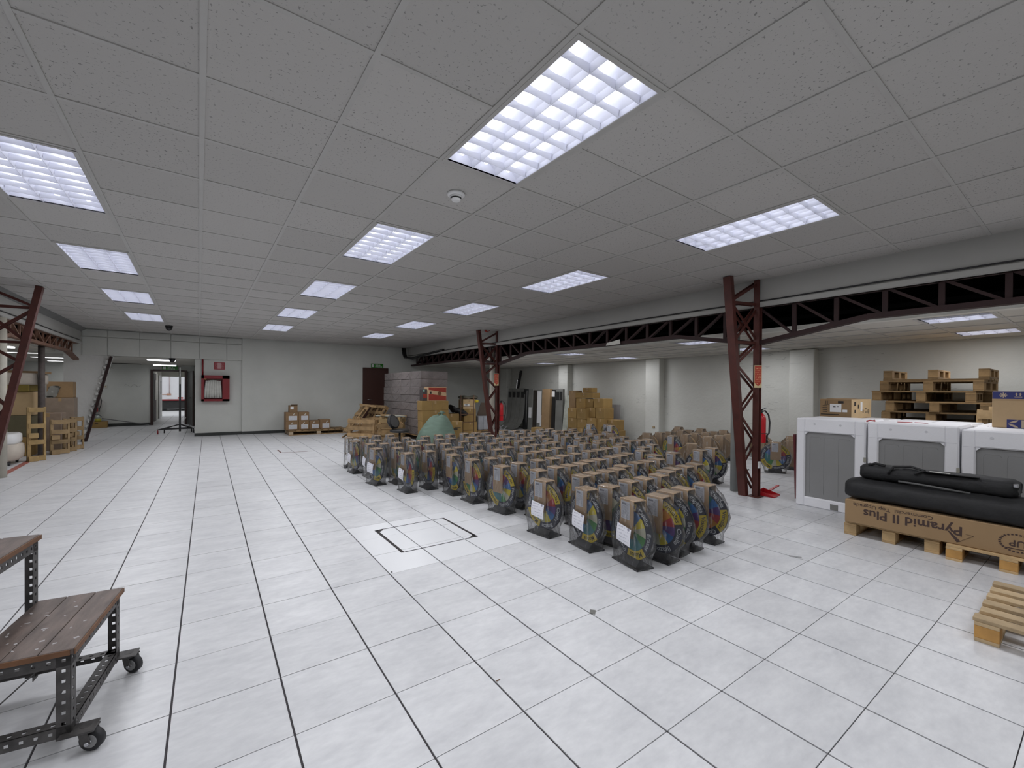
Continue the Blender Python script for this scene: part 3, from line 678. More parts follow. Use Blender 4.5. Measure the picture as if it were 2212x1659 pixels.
def bag_data(seed, wide=1.0):
    rnd = random.Random(seed); rings = []; N = 20
    prof = [(.003, .158, .088), (.013, .160, .090), (.08, .165, .084), (.17, .220, .080), (.26, .233, .077), (.36, .212, .077), (.43, .155, .076), (.47, .105, .074), (.505, .086, .071), (.521, .080, .060)]
    for z, hy, hx in prof:
        r = []
        for k in range(N):
            t = 2 * PI * k / N; c, s = math.cos(t), math.sin(t); e = .45 if z < .12 or z > .41 else .7
            j = 1 + rnd.uniform(-.05, .07) if .02 < z < .49 else 1.0
            r.append((math.copysign(abs(c) ** e, c) * hx * wide * j, math.copysign(abs(s) ** e, s) * hy * j, z + (rnd.uniform(-.01, .01) if .02 < z < .45 else 0)))
        rings.append(r)
    return MB().loft(rings, 0, True, True).data('bag', bag_m)
BAGS = [bag_data(s) for s in (1, 2, 3)]
base_me = MB().box((0, 0, .006), (.168, .305, .012), bev=.003).prism([(-.050, .012), (.050, .012), (.014, .055), (-.014, .055)], -.10, .10, 'y').data('base', black)
post_me = MB().box((.022, 0, .145), (.022, .05, .25), bev=.003).cyl((.010, 0, ZC), .03, .02, 14, axis='x').data('post', black)
hub_me = MB().cyl((-.012, 0, ZC), .03, .012, 16, axis='x').prism([(0, ZC + .03), (.012, ZC + .02), (.006, ZC + .10), (-.006, ZC + .10)], -.012, -.009, 'x').data('hub', mat('hub_cream', (0.6, 0.56, 0.42), 0.5))
slv = MB()
slv.box((-.060, 0, .366), (.006, .156, .290)).box((.060, 0, .40), (.006, .156, .220)).box((0, 0, .511), (.126, .156, .006)).box((-.0505, 0, .240), (.014, .130, .012))
sleeve_me = slv.data('sleeve', card)
label_me = MB().box((-.0640, 0.012, .428), (.0012, .098, .140)).data('label', label_m)
def sheet_data():
    vs = []; n = 5
    for i in range(n + 1):
        z = .305 - .135 * i / n
        for y in (-.085, .085): vs.append((-.088 - .012 * math.sin(i / n * 2.2) - (.008 if y < 0 else 0), y - .01, z + (.015 if y > 0 else 0)))
    return MB().add(vs, [(2 * i, 2 * i + 1, 2 * i + 3, 2 * i + 2) for i in range(n)], 0, True).data('letter_sheet', sheet_m)
sheet_me = sheet_data()
crest_me = MB().prism([(-.012, .010), (.012, .010), (.012, -.004), (0, -.013), (-.012, -.004)], -.0925, -.0915, 'x').data('crest', ink)
cover_me = MB().tube([(-.020, 0, ZC + .005), (.020, 0, ZC + .005)], [.226, .226], 36, 0, True, False).data('cardboard_disc', card_dk)
def wheel(x, y, rz, lab, disc, sheet, covered=False, grp='bagged colour wheels crowded on the floor', bare=False):
    t = thing('exercise_wheel', lab, 'wheel', (x, y, 0), rz, grp)
    link('base', base_me, t); link('post', post_me, t)
    if covered: link('cardboard_disc', cover_me, t)
    else:
        d, s, w = DISCS[disc]; dd = link('disc', d, t); link('sector_ring', s, dd); link('lettering', w, dd); link('hub', hub_me, t)
    sl = link('sleeve', sleeve_me, t)
    if not covered: link('label', label_me, sl)
    if sheet:
        sh = link('letter_sheet', sheet_me, t); link('crest', crest_me, sh, (0, -.055, .278))
    link('bag', BAGS[(int(x * 100) + int(y * 100)) % 3], t)
    return t
WA = [(2.16,5.90),(2.11,5.33),(2.43,5.93),(2.21,4.86),(2.67,5.98),(2.44,5.27),(2.12,4.30),(2.41,4.80),(2.95,6.05),(2.80,5.48),(2.61,4.76),(2.40,4.19),(3.00,5.36),(2.86,4.82),(2.33,3.63),(2.70,4.27),(3.38,5.41),(3.08,4.86),(2.96,4.28),(2.65,3.66),(3.69,5.49),(3.40,4.84),(3.94,5.51),(3.64,4.90),(3.21,4.26),(2.96,3.68),(2.78,3.18),(3.18,3.79),(3.60,4.38),(4.25,5.51),(4.00,4.86),(4.49,5.48),(3.06,3.21),(2.80,2.71),(3.55,3.87),(3.26,3.29),(3.92,4.39),(4.23,4.95),(4.73,5.47),(4.49,4.96),(4.35,4.48),(3.87,3.92),(3.56,3.30),(3.05,2.68),(5.24,5.60),(4.83,4.96),(4.63,4.49),(4.13,3.96),(3.83,3.42),(3.27,2.71),(2.85,2.14),(5.45,5.47),(5.16,4.94),(5.70,5.42),(5.44,4.89),(4.85,4.34),(4.42,3.93),(4.65,3.94),(5.12,4.42),(4.10,3.34),(4.36,3.42),(3.65,2.77),(3.88,2.82),(3.13,2.20),(3.45,2.24),(6.09,5.43),(5.80,4.95),(6.35,5.42),(6.14,4.96),(6.34,4.95),(5.79,4.48),(5.99,4.39),(5.53,3.99),(6.29,4.48),(6.54,4.88),(6.85,5.20),(5.73,3.83),(5.40,3.52),(6.94,4.73),(6.64,4.41),(6.00,3.88),(6.37,3.96),(6.91,4.26),(5.86,3.33),(5.63,3.29),(5.37,3.05),(5.16,3.14),(5.32,4.42),(5.06,3.95),(4.63,3.47),(4.85,3.53),(4.75,2.98),(4.10,2.87),(4.39,2.94),(4.22,2.40),(4.56,2.47),(4.78,2.50),(5.01,2.54),(3.95,2.35),(3.70,2.26),(3.93,1.88),(4.13,1.88),(3.73,1.79),(3.53,1.77),(3.33,1.77),(3.05,1.73),(4.42,1.94),(3.62,1.30),(8.10,5.88),(8.22,5.30),(8.44,5.62),(6.48,3.46),(6.20,3.43),(5.65,2.80),(6.06,2.96),(5.33,2.58),(6.27,2.94),(6.52,2.95),(5.96,2.44),(5.57,2.31),(5.24,2.08),(4.84,2.03),(4.64,1.97),(5.04,1.72),(4.78,1.50),(4.33,1.47),(4.02,1.41),(4.53,1.47),(3.82,1.32),(4.16,0.94),(4.36,0.99),(5.44,1.71),(7.43,3.07),(6.01,1.66),(6.37,1.69),(4.60,1.00),(4.85,1.03),(2.77,1.30),(3.22,1.26),(3.42,1.30),(2.86,0.83),(3.10,0.79),(3.91,0.85),(3.65,0.83),(3.42,0.83),(2.90,0.36),(3.17,0.32),(3.37,0.36),(3.58,0.36),(3.90,0.35),(8.03,1.51)]
WB = [(9.33,4.19),(8.56,3.62),(8.77,3.57),(9.36,3.64),(8.61,3.10),(8.29,3.13),(7.90,3.09),(8.06,3.56),(9.39,3.14),(8.62,2.61),(8.94,3.10),(7.87,2.62),(8.27,2.62),(6.61,2.16),(7.43,3.65),(7.77,3.59),(6.71,3.94),(9.13,2.23),(9.30,1.76),(8.60,1.48)]
rw = random.Random(11)
# the line along the open floor (nearest the hall) and the short line at the near right corner, one by one
front = {}
rows = {}
for i, (x, y) in enumerate(WA):
    if y < 5.7: rows.setdefault(round((y - .30) / .52), []).append(i)
FRONT = []
for k in sorted(rows):
    rows[k].sort(key=lambda i: WA[i][0])
edge = sorted([i for i, (x, y) in enumerate(WA) if x < 2.30 + .55 * max(0, 1 - abs(y - .2) / 4.2) + (.25 if y < 1.8 else 0) and not any(abs(WA[q][1] - y) < .28 and WA[q][0] < x - .04 for q in range(len(WA)))], key=lambda i: WA[i][1])
near = sorted([i for i, (x, y) in enumerate(WA) if y < .35 and i not in edge], key=lambda i: WA[i][0])
back = sorted([i for i, (x, y) in enumerate(WA) if y > 5.3], key=lambda i: WA[i][0])
for i, (x, y) in enumerate(WA):
    rz = rw.uniform(-.16, .14); disc = rw.randrange(6); sheet = False
    grp = 'bagged colour wheels crowded on the floor'
    k = round((y - .30) / .52); n0 = rows[k].index(i) if k in rows and i in rows[k] else 0
    lab = f'bagged colour wheel, {ordn[min(n0, 19)]} from the open floor in the {ordn[k] if k < 20 else ordn[11]} row from the near end'
    if i in edge:
        n = edge.index(i); sheet = n != 10
        disc = (0, 0, 1, 5, 0, 2, 1, 0, 3, 1, 4, 0, 2, 3)[n % 14]
        rz = (-.18, -.12, .10, .05, .22, .0, .05, -.2, -.15, .1, .25, .3, .3, .3)[n % 14] if n < 14 else .2
        lab = f'bagged colour wheel, {ordn[n]} from the near corner in the line along the open floor'
        if n == 0: lab = 'bagged colour wheel at the near corner of the crowd, white letter sheet over its face'
    elif i in near:
        n = near.index(i); disc = (1, 5, 0, 4)[n % 4]; rz = (.05, .12, .16, .2)[n % 4]; sheet = n in (1, 3)
        lab = f'bagged colour wheel, {ordn[n + 1]} from the near corner in the row facing the camera'
    elif i in (108, 109, 110): lab = f'bagged wheel standing by the ochre carton heap, {ordn[i - 108]} from the left of three'
    elif y > 5.3 and i in back: lab = f'bagged wheel, {ordn[back.index(i)]} from the left in the rearmost row before the crates'
    elif i == 150: lab = 'bagged colour wheel standing alone right of the near column, label tilted'; rz = .5; disc = 1
    elif i == 132: lab = 'bagged wheel with yellow top segment before the brown cardboard discs'; disc = 5
    elif i == 134: lab = 'bagged wheel beside the grey pipe, yellow segment at its right'; disc = 4
    elif i == 133: lab = 'bagged wheel with letter sheet, second from the grey pipe'; sheet = True; disc = 0
    wheel(x, y, rz, lab, disc, sheet, False, grp)
WBo = sorted([n for n in range(len(WB)) if n not in (13, 17, 18, 19)], key=lambda n: -math.atan2(WB[n][1] - CAM.y, WB[n][0] - CAM.x))
for n, (x, y) in enumerate(WB):
    if n in WBo: lab = f'bagged wheel faced with brown cardboard, {ordn[WBo.index(n)]} from the left before the bay wall'
    if n in (17, 18, 19): lab = 'bagged cardboard faced wheel right of the near column, ' + ('by the fire extinguisher', 'behind the lone colour wheel', 'next to the washers')[n - 17]
    if n == 13: lab = 'bagged cardboard faced wheel nearest the grey pipe'
    wheel(x, y, rw.uniform(-.1, .5), lab, 0, False, True, 'bagged wheels faced with brown cardboard')
# ------------------------------------------------------------------ pallets, cartons
def pallet(name, lab, loc, rz, lx, ly, m=None, nboard=5, group=None, mb2=None, flip=False, gap=None, hz=.128):
    """lx across the deck boards, ly along them; local origin at the centre of the footprint"""
    m = m or wood; mb2 = mb2 or m
    t = thing(name, lab, 'pallet', loc, rz, group); bt = .020; bh = hz - .04 - bt
    def z(v): return hz - v if flip else v
    bw = .10 if gap is None else gap
    bd = MB().box((0, 0, 0), (bw, ly, bt), bev=.002).data('deck_board', m)
    for k in range(nboard):
        x = -lx / 2 + bw / 2 + (lx - bw) * k / (nboard - 1); link('deck_board', bd, t, (x + random.uniform(-.004, .004), random.uniform(-.006, .006), z(hz - bt / 2)))
    st = MB().box((0, 0, 0), (lx, .095, bt), bev=.002).data('stringer_board', m); bl_ = MB().box((0, 0, 0), (.115, .095, bh), bev=.003).data('block', mb2); sk = MB().box((0, 0, 0), (lx, .095, .020), bev=.002).data('bottom_board', m)
    for y in (-ly / 2 + .0475, 0, ly / 2 - .0475):
        link('stringer_board', st, t, (0, y, z(hz - bt * 1.5))); link('bottom_board', sk, t, (0, y, z(.010)))
        for x in (-lx / 2 + .0575, 0, lx / 2 - .0575): link('block', bl_, t, (x, y, z(.020 + bh / 2)))
    return t
def carton(lab, loc, size, rz=0, m=None, group=None, seam='x', name='carton', cat='box', bev=.006, tapem=None):
    """closed carton; root is its body, with a tape strip and the flap seam"""
    m = m or card; sx, sy, sz = size
    o = solid(name, MB().box((0, 0, sz / 2), size, bev=bev), m, lab, cat, loc, rz, group)
    w = .05
    if seam == 'x': part('tape', MB().box((0, 0, sz), (sx + .003, w, .002)).box((-sx / 2, 0, sz - .04), (.002, w, .08)).box((sx / 2, 0, sz - .04), (.002, w, .08)), tapem or tape, o)
    elif seam == 'y': part('tape', MB().box((0, 0, sz), (w, sy + .003, .002)).box((0, -sy / 2, sz - .04), (w, .002, .08)).box((0, sy / 2, sz - .04), (w, .002, .08)), tapem or tape, o)
    return o
# ------------------------------------------------------------------ foam wrapped washers (two rows of three)
def washer(lab, x, y0, y1, h, front, grp):
    """x: front plane, y0 > y1 the two sides, h height"""
    w = y0 - y1; d = .675; t = thing('foam_wrapped_washer', lab, 'appliance', (x, (y0 + y1) / 2, 0), 0, grp)
    a, b, zl, zh = w / 2 - .095, -w / 2 + .10, .115, h - .165
    fm = MB().box((d / 2 + .02, 0, h / 2), (d - .04, w - .004, h), bev=.02)
    fm.box((.022, (w / 2 + a) / 2 - .001, h / 2), (.044, w / 2 - a - .002, h), bev=.012).box((.022, (-w / 2 + b) / 2 + .001, h / 2), (.044, b + w / 2 - .002, h), bev=.012)
    fm.box((.022, (a + b) / 2, (h + zh) / 2), (.044, a - b + .02, h - zh), bev=.012).box((.022, (a + b) / 2, zl / 2), (.044, a - b + .02, zl), bev=.012)
    for yy, s in ((a, -1), (b, 1)): fm.prism([(yy, zh), (yy + s * .03, zh), (yy, zh - .03)], .001, .043, 'x')
    part('foam_shell', fm, foam, t)
    if front:
        pn = MB().box((.030, (a + b) / 2, (zl + zh) / 2), (.012, a - b, zh - zl))
        part('side_panel', pn, panelgy, t)
        nr = 3; rw_ = (a - b - .06) / nr                 # pressed ribs of the sheet steel side
        for k in range(nr):
            y = a - .03 - rw_ * (k + .5); rb = MB().tube([(.0235, y + rw_ * .38, zl + .05), (.0235, y + rw_ * .38, zh - .075), (.0235, y + rw_ * .32, zh - .055), (.0235, y - rw_ * .32, zh - .055), (.0235, y - rw_ * .38, zh - .075)], .0010, 5)
            part('pressed_rib', rb, panelgy, t)
        for yy in (a - .10, b + .13): part('dimple', MB().cyl((-.001, yy, h - .065), .012, .004, 12, axis='x'), mat('foam_shade', (0.6, 0.6, 0.63), 0.6), t)
        part('foot_slot', MB().box((.0, (a + b) / 2 - .06, .045), (.006, .075, .065)).box((-.004, (a + b) / 2 - .06, .035), (.004, .06, .03)), mat('slot_grey', (0.20, 0.20, 0.19), 0.6), t)
        part('seam', MB().box((-.0008, 0, h - .16), (.002, w - .03, .003)), mat('foam_shade', (0.6, 0.6, 0.63), 0.6), t)
        part('strap_clip', MB().box((-.004, -w / 2 + .005, h * .60), (.008, .022, .05)), mat('strap_grey', (0.33, 0.32, 0.27), 0.6), t)
    else:
        part('strap', MB().box((d / 2, 0, h + .001), (d, .012, .002)), mat('foam_shade', (0.6, 0.6, 0.63), 0.6), t)
    return t
ws = [(.425, -.253, 'foam wrapped washer nearest the lattice column, first of the front row'), (-.266, -.965, 'foam wrapped washer in the middle, pulled film across its grey side'), (-.978, -1.67, 'foam wrapped washer at the right picture edge, carton on top')]
for k, (a, b, l) in enumerate(ws):
    t = washer(l, 6.03, a, b, (1.055, 1.045, 1.025)[k], True, 'foam wrapped washers')
    washer(('plain foam wrapped washer behind the first one', 'plain foam wrapped washer behind the middle one', 'plain foam wrapped washer behind the last one at the edge')[k], 6.725, a, b, 1.035, False, 'foam wrapped washers')
solid('red_tape_loop', MB().tube([(6.10, -.24, 1.052), (6.13, -.26, 1.062), (6.18, -.29, 1.055), (6.24, -.27, 1.060)], .008, 6).box((6.36, -.50, 1.049), (.05, .12, .004), 0, (0, 0, .3)).box((6.42, -.62, 1.048), (.04, .10, .004), 0, (0, 0, -.3)), redpl, 'scrap of red tape lying on the foam washers', 'tape')
solid('red_board', MB().box((6.35, .475, .44), (.42, .022, .80), 0, (-.03, 0, 0)), mat('dark_red_board', (0.11, 0.012, 0.016), 0.5), 'dark red board leaning on the side of the first washer', 'board')
# carton with a stock label, on the first washer
P0, P1, P2 = Vector((6.742, .431, 1.04)), Vector((6.798, .09, 1.04)), Vector((7.418, .061, 1.04))
cx = carton('brown carton with white label and short side lettering, on the first foam washer', (7.06, .245, 1.0375), (.60, .345, .245), -.06, card_dk, seam='none')
part('end_panel', MB().box((0, -.1728, .1225), (.598, .004, .243)), card_lt, cx)
part('label', MB().box((-.3015, -.005, .130), (.002, .125, .105)), white, cx)
lt = MB()
put_text(lt, 'n Cup', .085, (.13, -.1752, .095), (1, 0, 0), (0, 0, 1), 0, bold=.01)
for k, (w, n) in enumerate(((.05, 'ITEM'), (.055, 'QTY'), (.05, 'N.W'), (.05, 'G.W'))): lt.box((-.3012, .115 - .0 * w, .155 - .025 * k), (.002, w, .010))
lt.box((-.3012, .06, .045), (.002, .20, .012)); lt.box((-.3012, .085, .195), (.002, .004, .05)).box((-.3012, .105, .195), (.002, .004, .05)).box((-.3012, .095, .172), (.002, .05, .004)).box((-.3012, -.06, .205), (.002, .06, .03))
lt.box((-.20, -.1752, .185), (.05, .002, .05)).box((-.10, -.1752, .150), (.03, .002, .05)).box((-.20, -.1752, .09), (.03, .002, .04))
part('print', lt, ink, cx)
part('label_strip', MB().box((-.01, -.1756, .150), (.055, .002, .115)), white, cx)
part('small_label', MB().box((-.3015, -.105, .095), (.002, .05, .032)), white, cx)
part('label_mark', MB().box((-.303, .01, .145), (.001, .03, .010)).box((-.303, -.03, .147), (.001, .02, .006)), ink, cx)
part('flap', MB().box((0, .02, .246), (.59, .16, .004), 0, (.05, 0, 0)), card_dk, cx)
# two brown appliance cartons with a navy band
def navy_carton(lab, loc, w, d, h, rz, logo):
    o = carton(lab, loc, (d, w, h), rz, mat('carton_tan', (0.43, 0.30, 0.165), 0.75, var=0.05), 'tan cartons with a navy band', 'none')
    part('band', MB().box((-d / 2 - .001, 0, h - .038), (.003, w - .004, .074)), inkblue, o)
    part('band_line', MB().box((-d / 2 - .001, 0, h - .09), (.003, w - .004, .003)), card_dk, o)
    ic = MB(); X = -d / 2 - .0032
    def q(y, z, a, b, r=0): ic.box((X, y, z), (.001, a, b), 0, (r, 0, 0))
    y0 = w / 2 - .075
    for r in range(4): q(y0, h - .038, .052, .007, r * PI / 4)
    ic.cyl((X, y0, h - .038), .014, .0012, 14, axis='x')
    for s in (0, -.025): q(y0 - .085 + s, h - .034, .008, .026); ic.prism([(y0 - .085 + s - .011, h - .030), (y0 - .085 + s + .011, h - .030), (y0 - .085 + s, h - .014)], X - .0006, X + .0006, 'x')
    q(y0 - .0975, h - .056, .05, .005)
    for r in (.8, -.8): q(y0 - .175, h - .040, .055, .007, r)
    q(y0 - .175, h - .018, .04, .006)
    part('band_icon', ic, mat('tan_ink', (0.45, 0.36, 0.26), 0.7), o)
    if logo:
        ls = .165; cyy = -w / 2 + .035 + ls / 2; lg = part('emblem', MB().box((-d / 2 - .001, cyy, .043), (.003, ls, .084)), inkblue, o)
        X = -d / 2 - .0032; tn = MB(); cz = .043; R_ = .039
        tn.prism([(cyy - .012 - R_ * 0, cz - R_)] + [(cyy - .012 - R_ * 1.4 * math.cos(t), cz + R_ * math.sin(t)) for t in (PI * (-.5 + k / 12) for k in range(13))] , X - .0006, X + .0006, 'x')
        arc = [(cyy + .068 * math.sin(t) if False else cyy + .008 + .066 * (1 - math.cos(t)), cz + R_ * math.sin(t)) for t in (k * PI / 20 for k in range(0, 11))]
        up = [(cyy + .074, cz + .003)] + [(cyy + .074 - .066 * math.sin(t), cz + .004 + (R_ - .004) * (1 - math.cos(t))) for t in (k * PI / 16 for k in range(1, 9))] + [(cyy + .03, cz + R_ * .88), (cyy + .056, cz + R_ * .5)]
        tn.prism(up, X - .0006, X + .0006, 'x'); tn.prism([(a, 2 * cz - b) for a, b in up][::-1], X - .0006, X + .0006, 'x')
        part('emblem_shape', tn, mat('tan_ink', (0.45, 0.36, 0.26), 0.7), lg)
    return o
navy_carton('tan carton with navy band and round emblem, upright on the last washer', (6.86, -1.245, 1.026), .30, .36, .365, 0, True)
navy_carton('tan carton with navy band cut off by the right picture edge', (6.86, -1.565, 1.026), .30, .36, .365, 0, True)
part('plastic_corner', MB().box((6.675, -1.405, 1.21), (.012, .016, .36)), offwhite, solid('edge_strip', MB().box((6.674, -1.4045, 1.21), (.004, .014, .362)), offwhite, 'pale corner strip between the two tan cartons', 'strip'))
# ------------------------------------------------------------------ two pallets in front, the long carton and the black bags
pallet('wooden_pallet', 'pale pallet under the left half of the long printed carton', (5.60, -.65, 0), 0, .78, .665, wood, 8, 'pallets under the long carton', gap=.09)
pallet('wooden_pallet', 'gapped pallet under the right half of the long printed carton', (5.53, -1.36, 0), .03, .78, .68, wood, 7, 'pallets under the long carton', wood_or, gap=.07)
LX, LY0, LY1, LZ, LH = 5.165, -.335, -1.93, .1285, .218
lc = solid('long_carton', MB().box((LX + .19, (LY0 + LY1) / 2, LZ + LH / 2), (.38, LY0 - LY1, LH), bev=.006), mat('carton_tan2', (0.315, 0.205, 0.105), 0.8, var=0.05, scale=3), 'long flat carton with upside down printing, lying across two pallets', 'box')
pr = MB()
def inv(txt, sz, y, z, bold=0.0, sxx=1.0): put_text(pr, txt, sz, (LX - .0012, y, z), (0, 1, 0), (0, 0, -1), 0, 'LEFT', bold, sxx)
inv('Pyramid II Plus', .105, -1.125, LZ + .118, .022, 1.04)
inv('Commercial  Top Upgrade', .045, -.95, LZ + .182, .006, 1.12)
Zb = LZ + .085
pr.add([(LX - .0012, -1.035, Zb + .018), (LX - .0012, -1.090, Zb - .065), (LX - .0012, -1.113, Zb - .052), (LX - .0012, -1.047, Zb + .018)], [(0, 1, 2, 3)])
pr.bar((LX - .0012, -1.090, Zb - .065), (LX - .0012, -1.185, Zb + .012), .003, .001).bar((LX - .0012, -1.185, Zb + .012), (LX - .0012, -1.140, Zb + .014), .003, .001)
for k in range(26):                                        # round emblem, cut by the picture edge
    a, b = 2 * PI * k / 26, 2 * PI * (k + .62) / 26
    pr.add([(LX - .0012, -1.41 + r * 1.35 * math.cos(t), LZ + .105 + r * math.sin(t)) for t, r in ((a, .060), (b, .060), (b, .071), (a, .071))], [(0, 1, 2, 3)])
inv('UP', .07, -1.455, LZ + .105, .02); pr.box((LX - .0012, -1.40, LZ + .062), (.001, .10, .006))
part('print', pr, mat('faded_black_ink', (0.06, 0.035, 0.03), 0.8), lc)
def soft_bag(name, lab, y0, y1, x, z, hx, hz, seed, taper=.04, n=22, lean=0.0):
    rnd = random.Random(seed); rings = []; N = 22
    for i in range(n + 1):
        t = i / n; y = y0 + (y1 - y0) * t; e = min(1, (t + .012) / taper, (1 - t + .012) / taper); e = .55 + .45 * e ** .5
        wob = 1 + .05 * math.sin(7 * t + seed) + rnd.uniform(-.03, .03); r = []
        for k in range(N):
            a = 2 * PI * k / N; c, s_ = math.cos(a), math.sin(a); j = 1 + rnd.uniform(-.035, .035)
            r.append((x + lean * t + math.copysign(abs(c) ** .62, c) * hx * e * wob * j, y + rnd.uniform(-.006, .006), max(-hz * .96, math.copysign(abs(s_) ** .62, s_) * hz * e * wob * j) + z))
        rings.append(r)
    return solid(name, MB().loft(rings, 0, True, True), fabric, lab, 'bag')
b1 = soft_bag('equipment_bag', 'long black nylon bag draped along the top of the long carton', -.325, -1.92, 5.355, LZ + LH + .098, .195, .098, 3)
b2 = soft_bag('equipment_bag', 'shorter black nylon bag with a pale label, lying on the longer bag', -.40, -1.40, 5.42, LZ + LH + .262, .12, .072, 8, .07)
part('flap', MB().box((5.36, -1.02, LZ + LH + .325), (.16, .34, .006), 0, (0, .12, .02)), fabric, b2)
part('label', MB().box((5.335, -.955, LZ + LH + .334), (.05, .125, .003), 0, (0, .05, .02)), offwhite, b2, 'pale label')
part('strap', MB().tube([(5.30, -.62, LZ + LH + .27), (5.30, -.66, LZ + LH + .345), (5.38, -.76, LZ + LH + .352), (5.32, -.86, LZ + LH + .335), (5.29, -.80, LZ + LH + .30)], .012, 6), fabric, b2)
part('strap', MB().tube([(5.27, -.70, LZ + LH + .22), (5.265, -.90, LZ + LH + .215), (5.265, -1.15, LZ + LH + .200)], .010, 6), mat('grey_webbing', (0.10, 0.10, 0.10), 0.6), b2)
part('buckle', MB().box((5.33, -1.385, LZ + LH + .30), (.05, .03, .03), bev=.005), chrome, b2)
part('carry_handle', MB().tube([(5.34, -.47, LZ + LH + .325), (5.33, -.52, LZ + LH + .352), (5.34, -.59, LZ + LH + .335)], .013, 6), fabric, b2)
# pallet lying in the near right corner
pallet('wooden_pallet', 'pallet at the right picture edge nearest the camera, spaced slats', (4.03, -1.79, 0), .02, .80, .80, mat('pallet_wood_near', (0.46, 0.34, 0.20), 0.75, var=0.22, scale=9, bump=0.1, rnd=0.2), 6, None, wood_or, gap=.082)
# ------------------------------------------------------------------ stack of old pallets behind the washers
zz = 0
for k in range(12):
    top = k == 11; off = ((0, 0), (.02, .01), (-.02, .03), (.01, -.02), (.0, .02), (.02, -.01), (0, .0), (.03, .03), (-.01, -.05), (-.03, .12), (.0, .02), (.02, .0))[k]
    nm = ('lowest', 'second', 'third', 'fourth', 'fifth', 'sixth', 'seventh', 'eighth', 'ninth', 'tenth', 'eleventh')[k] if k < 11 else ''
    pallet('old_pallet', 'old pallet turned upside down, topmost of the stack by the bay wall' if top else f'old brown pallet, {nm} from below in the stack by the bay wall', (8.30 + off[0], -.42 + off[1], zz), (.0, .03, -.02, .01, -.03, .02, 0, .05, -.05, .06, -.03, .02)[k], .80, 1.0, wood_dk, 6, 'stack of old pallets', flip=top, hz=.139)
    if k < 11: pallet('old_pallet', f'old brown pallet, {nm} from below in the added rear stack against the bay wall', (9.08 + off[1] * .3, -.30 + off[0], zz), (.02, -.02, .03, 0, .02, -.03, 0, .03, -.02, .04, 0)[k], .74, 1.02, wood_dk, 6, 'added rear stack of old pallets', hz=.139)  # rear stack added so the gaps of the front stack look dark
    zz += .1395
hf = thing('wooden_trestle', 'small A shaped timber offcut standing behind the last washer', 'timber', (7.62, -.98, 0), .1)
for s in (-1, 1): part('leg', MB().bar((0, s * .14, 0), (0, s * .09, 1.18), .03, .045), wood, hf)
part('crosspiece', MB().box((-.02, .03, 1.12), (.03, .15, .10)), wood, hf); part('crosspiece', MB().box((-.02, -.04, 1.19), (.03, .12, .05)), wood, hf)
# ------------------------------------------------------------------ things at the near column
def extinguisher(lab, loc, r=.052, h=.40, rz=0):
    t = thing('fire_extinguisher', lab, 'extinguisher', loc, rz)
    part('cylinder', MB().tube([(0, 0, 0), (0, 0, .012), (0, 0, h - .07), (0, 0, h - .03), (0, 0, h)], [r * .96, r, r, r * .8, r * .35], 22), red, t)
    part('valve', MB().cyl((0, 0, h + .02), .016, .05, 10).box((.0, 0, h + .05), (.05, .018, .012)), black, t)
    part('carry_handle', MB().bar((-.01, 0, h + .045), (.07, 0, h + .075), .018, .008), black, t)
    part('hose', MB().tube([(.0, 0, h + .02), (r * .9, 0, h + .035), (r * 1.75, 0, h - .02), (r * 2.05, 0, h - .12), (r * 1.9, 0, h - .26), (r * 1.45, 0, .10), (r * 1.35, 0, .03)], .0105, 8), blackrub, t)
    part('nozzle', MB().tube([(r * 1.35, 0, .06), (r * 1.33, 0, -.0)], [.012, .018], 8), black, t)
    part('strap', MB().tube([(0, 0, .12), (0, 0, .128)], r + .002, 22).bar((r, 0, .124), (r * 1.5, 0, .124), .008, .008), black, t)
    part('bracket', MB().box((-r - .012, 0, h * .5), (.024, .03, .10)), steel_rd, t)
    return t
extinguisher('red fire extinguisher with a looped black hose on the near lattice column', (6.098, .86, .70), .055, .385, -.6)
sg = solid('notice_board', MB().prism([(-.048, .145), (.048, .145), (.048, -.145), (-.048, -.145)], -.002, .002, 'y'), mat('notice_pale', (0.62, 0.50, 0.28), 0.6), 'red and cream arrow shaped notice on the near lattice column', 'sign', (5.955, .84, 1.565), -.6)
part('print', MB().prism([(-.044, .138), (.044, .138), (.044, -.085), (0, -.125), (-.044, -.085)], -.0035, -.0022, 'y'), notice_m, sg)
dp = thing('dustpan', 'red plastic dustpan on the floor beside the near column', 'dustpan', (6.22, .81, 0), .15)
part('tray', MB().box((0, 0, .004), (.23, .20, .006)).box((0, .098, .035), (.23, .006, .065)).prism([(-.10, 0), (.10, 0), (.10, .07), (-.10, .01)], -.115, -.109, 'x').prism([(-.10, 0), (.10, 0), (.10, .07), (-.10, .01)], .109, .115, 'x'), redpl, dp)
part('handle', MB().bar((.10, .02, .045), (.34, -.02, .085), .03, .014), redpl, dp)
# socket and faint marks on the bay wall
q = onx(1412, 923, 9.385)
so = solid('wall_socket', MB().box((9.385, q.y, q.z), (.012, .075, .05), bev=.004), mat('socket_brown', (0.30, 0.22, 0.13), 0.5), 'brown socket plate low on the bay wall pilaster', 'socket')
part('outlet', MB().box((9.377, q.y - .015, q.z), (.004, .02, .03)).box((9.377, q.y + .015, q.z), (.004, .02, .03)), mat('outlet_tan', (0.42, 0.34, 0.22), 0.5), so)
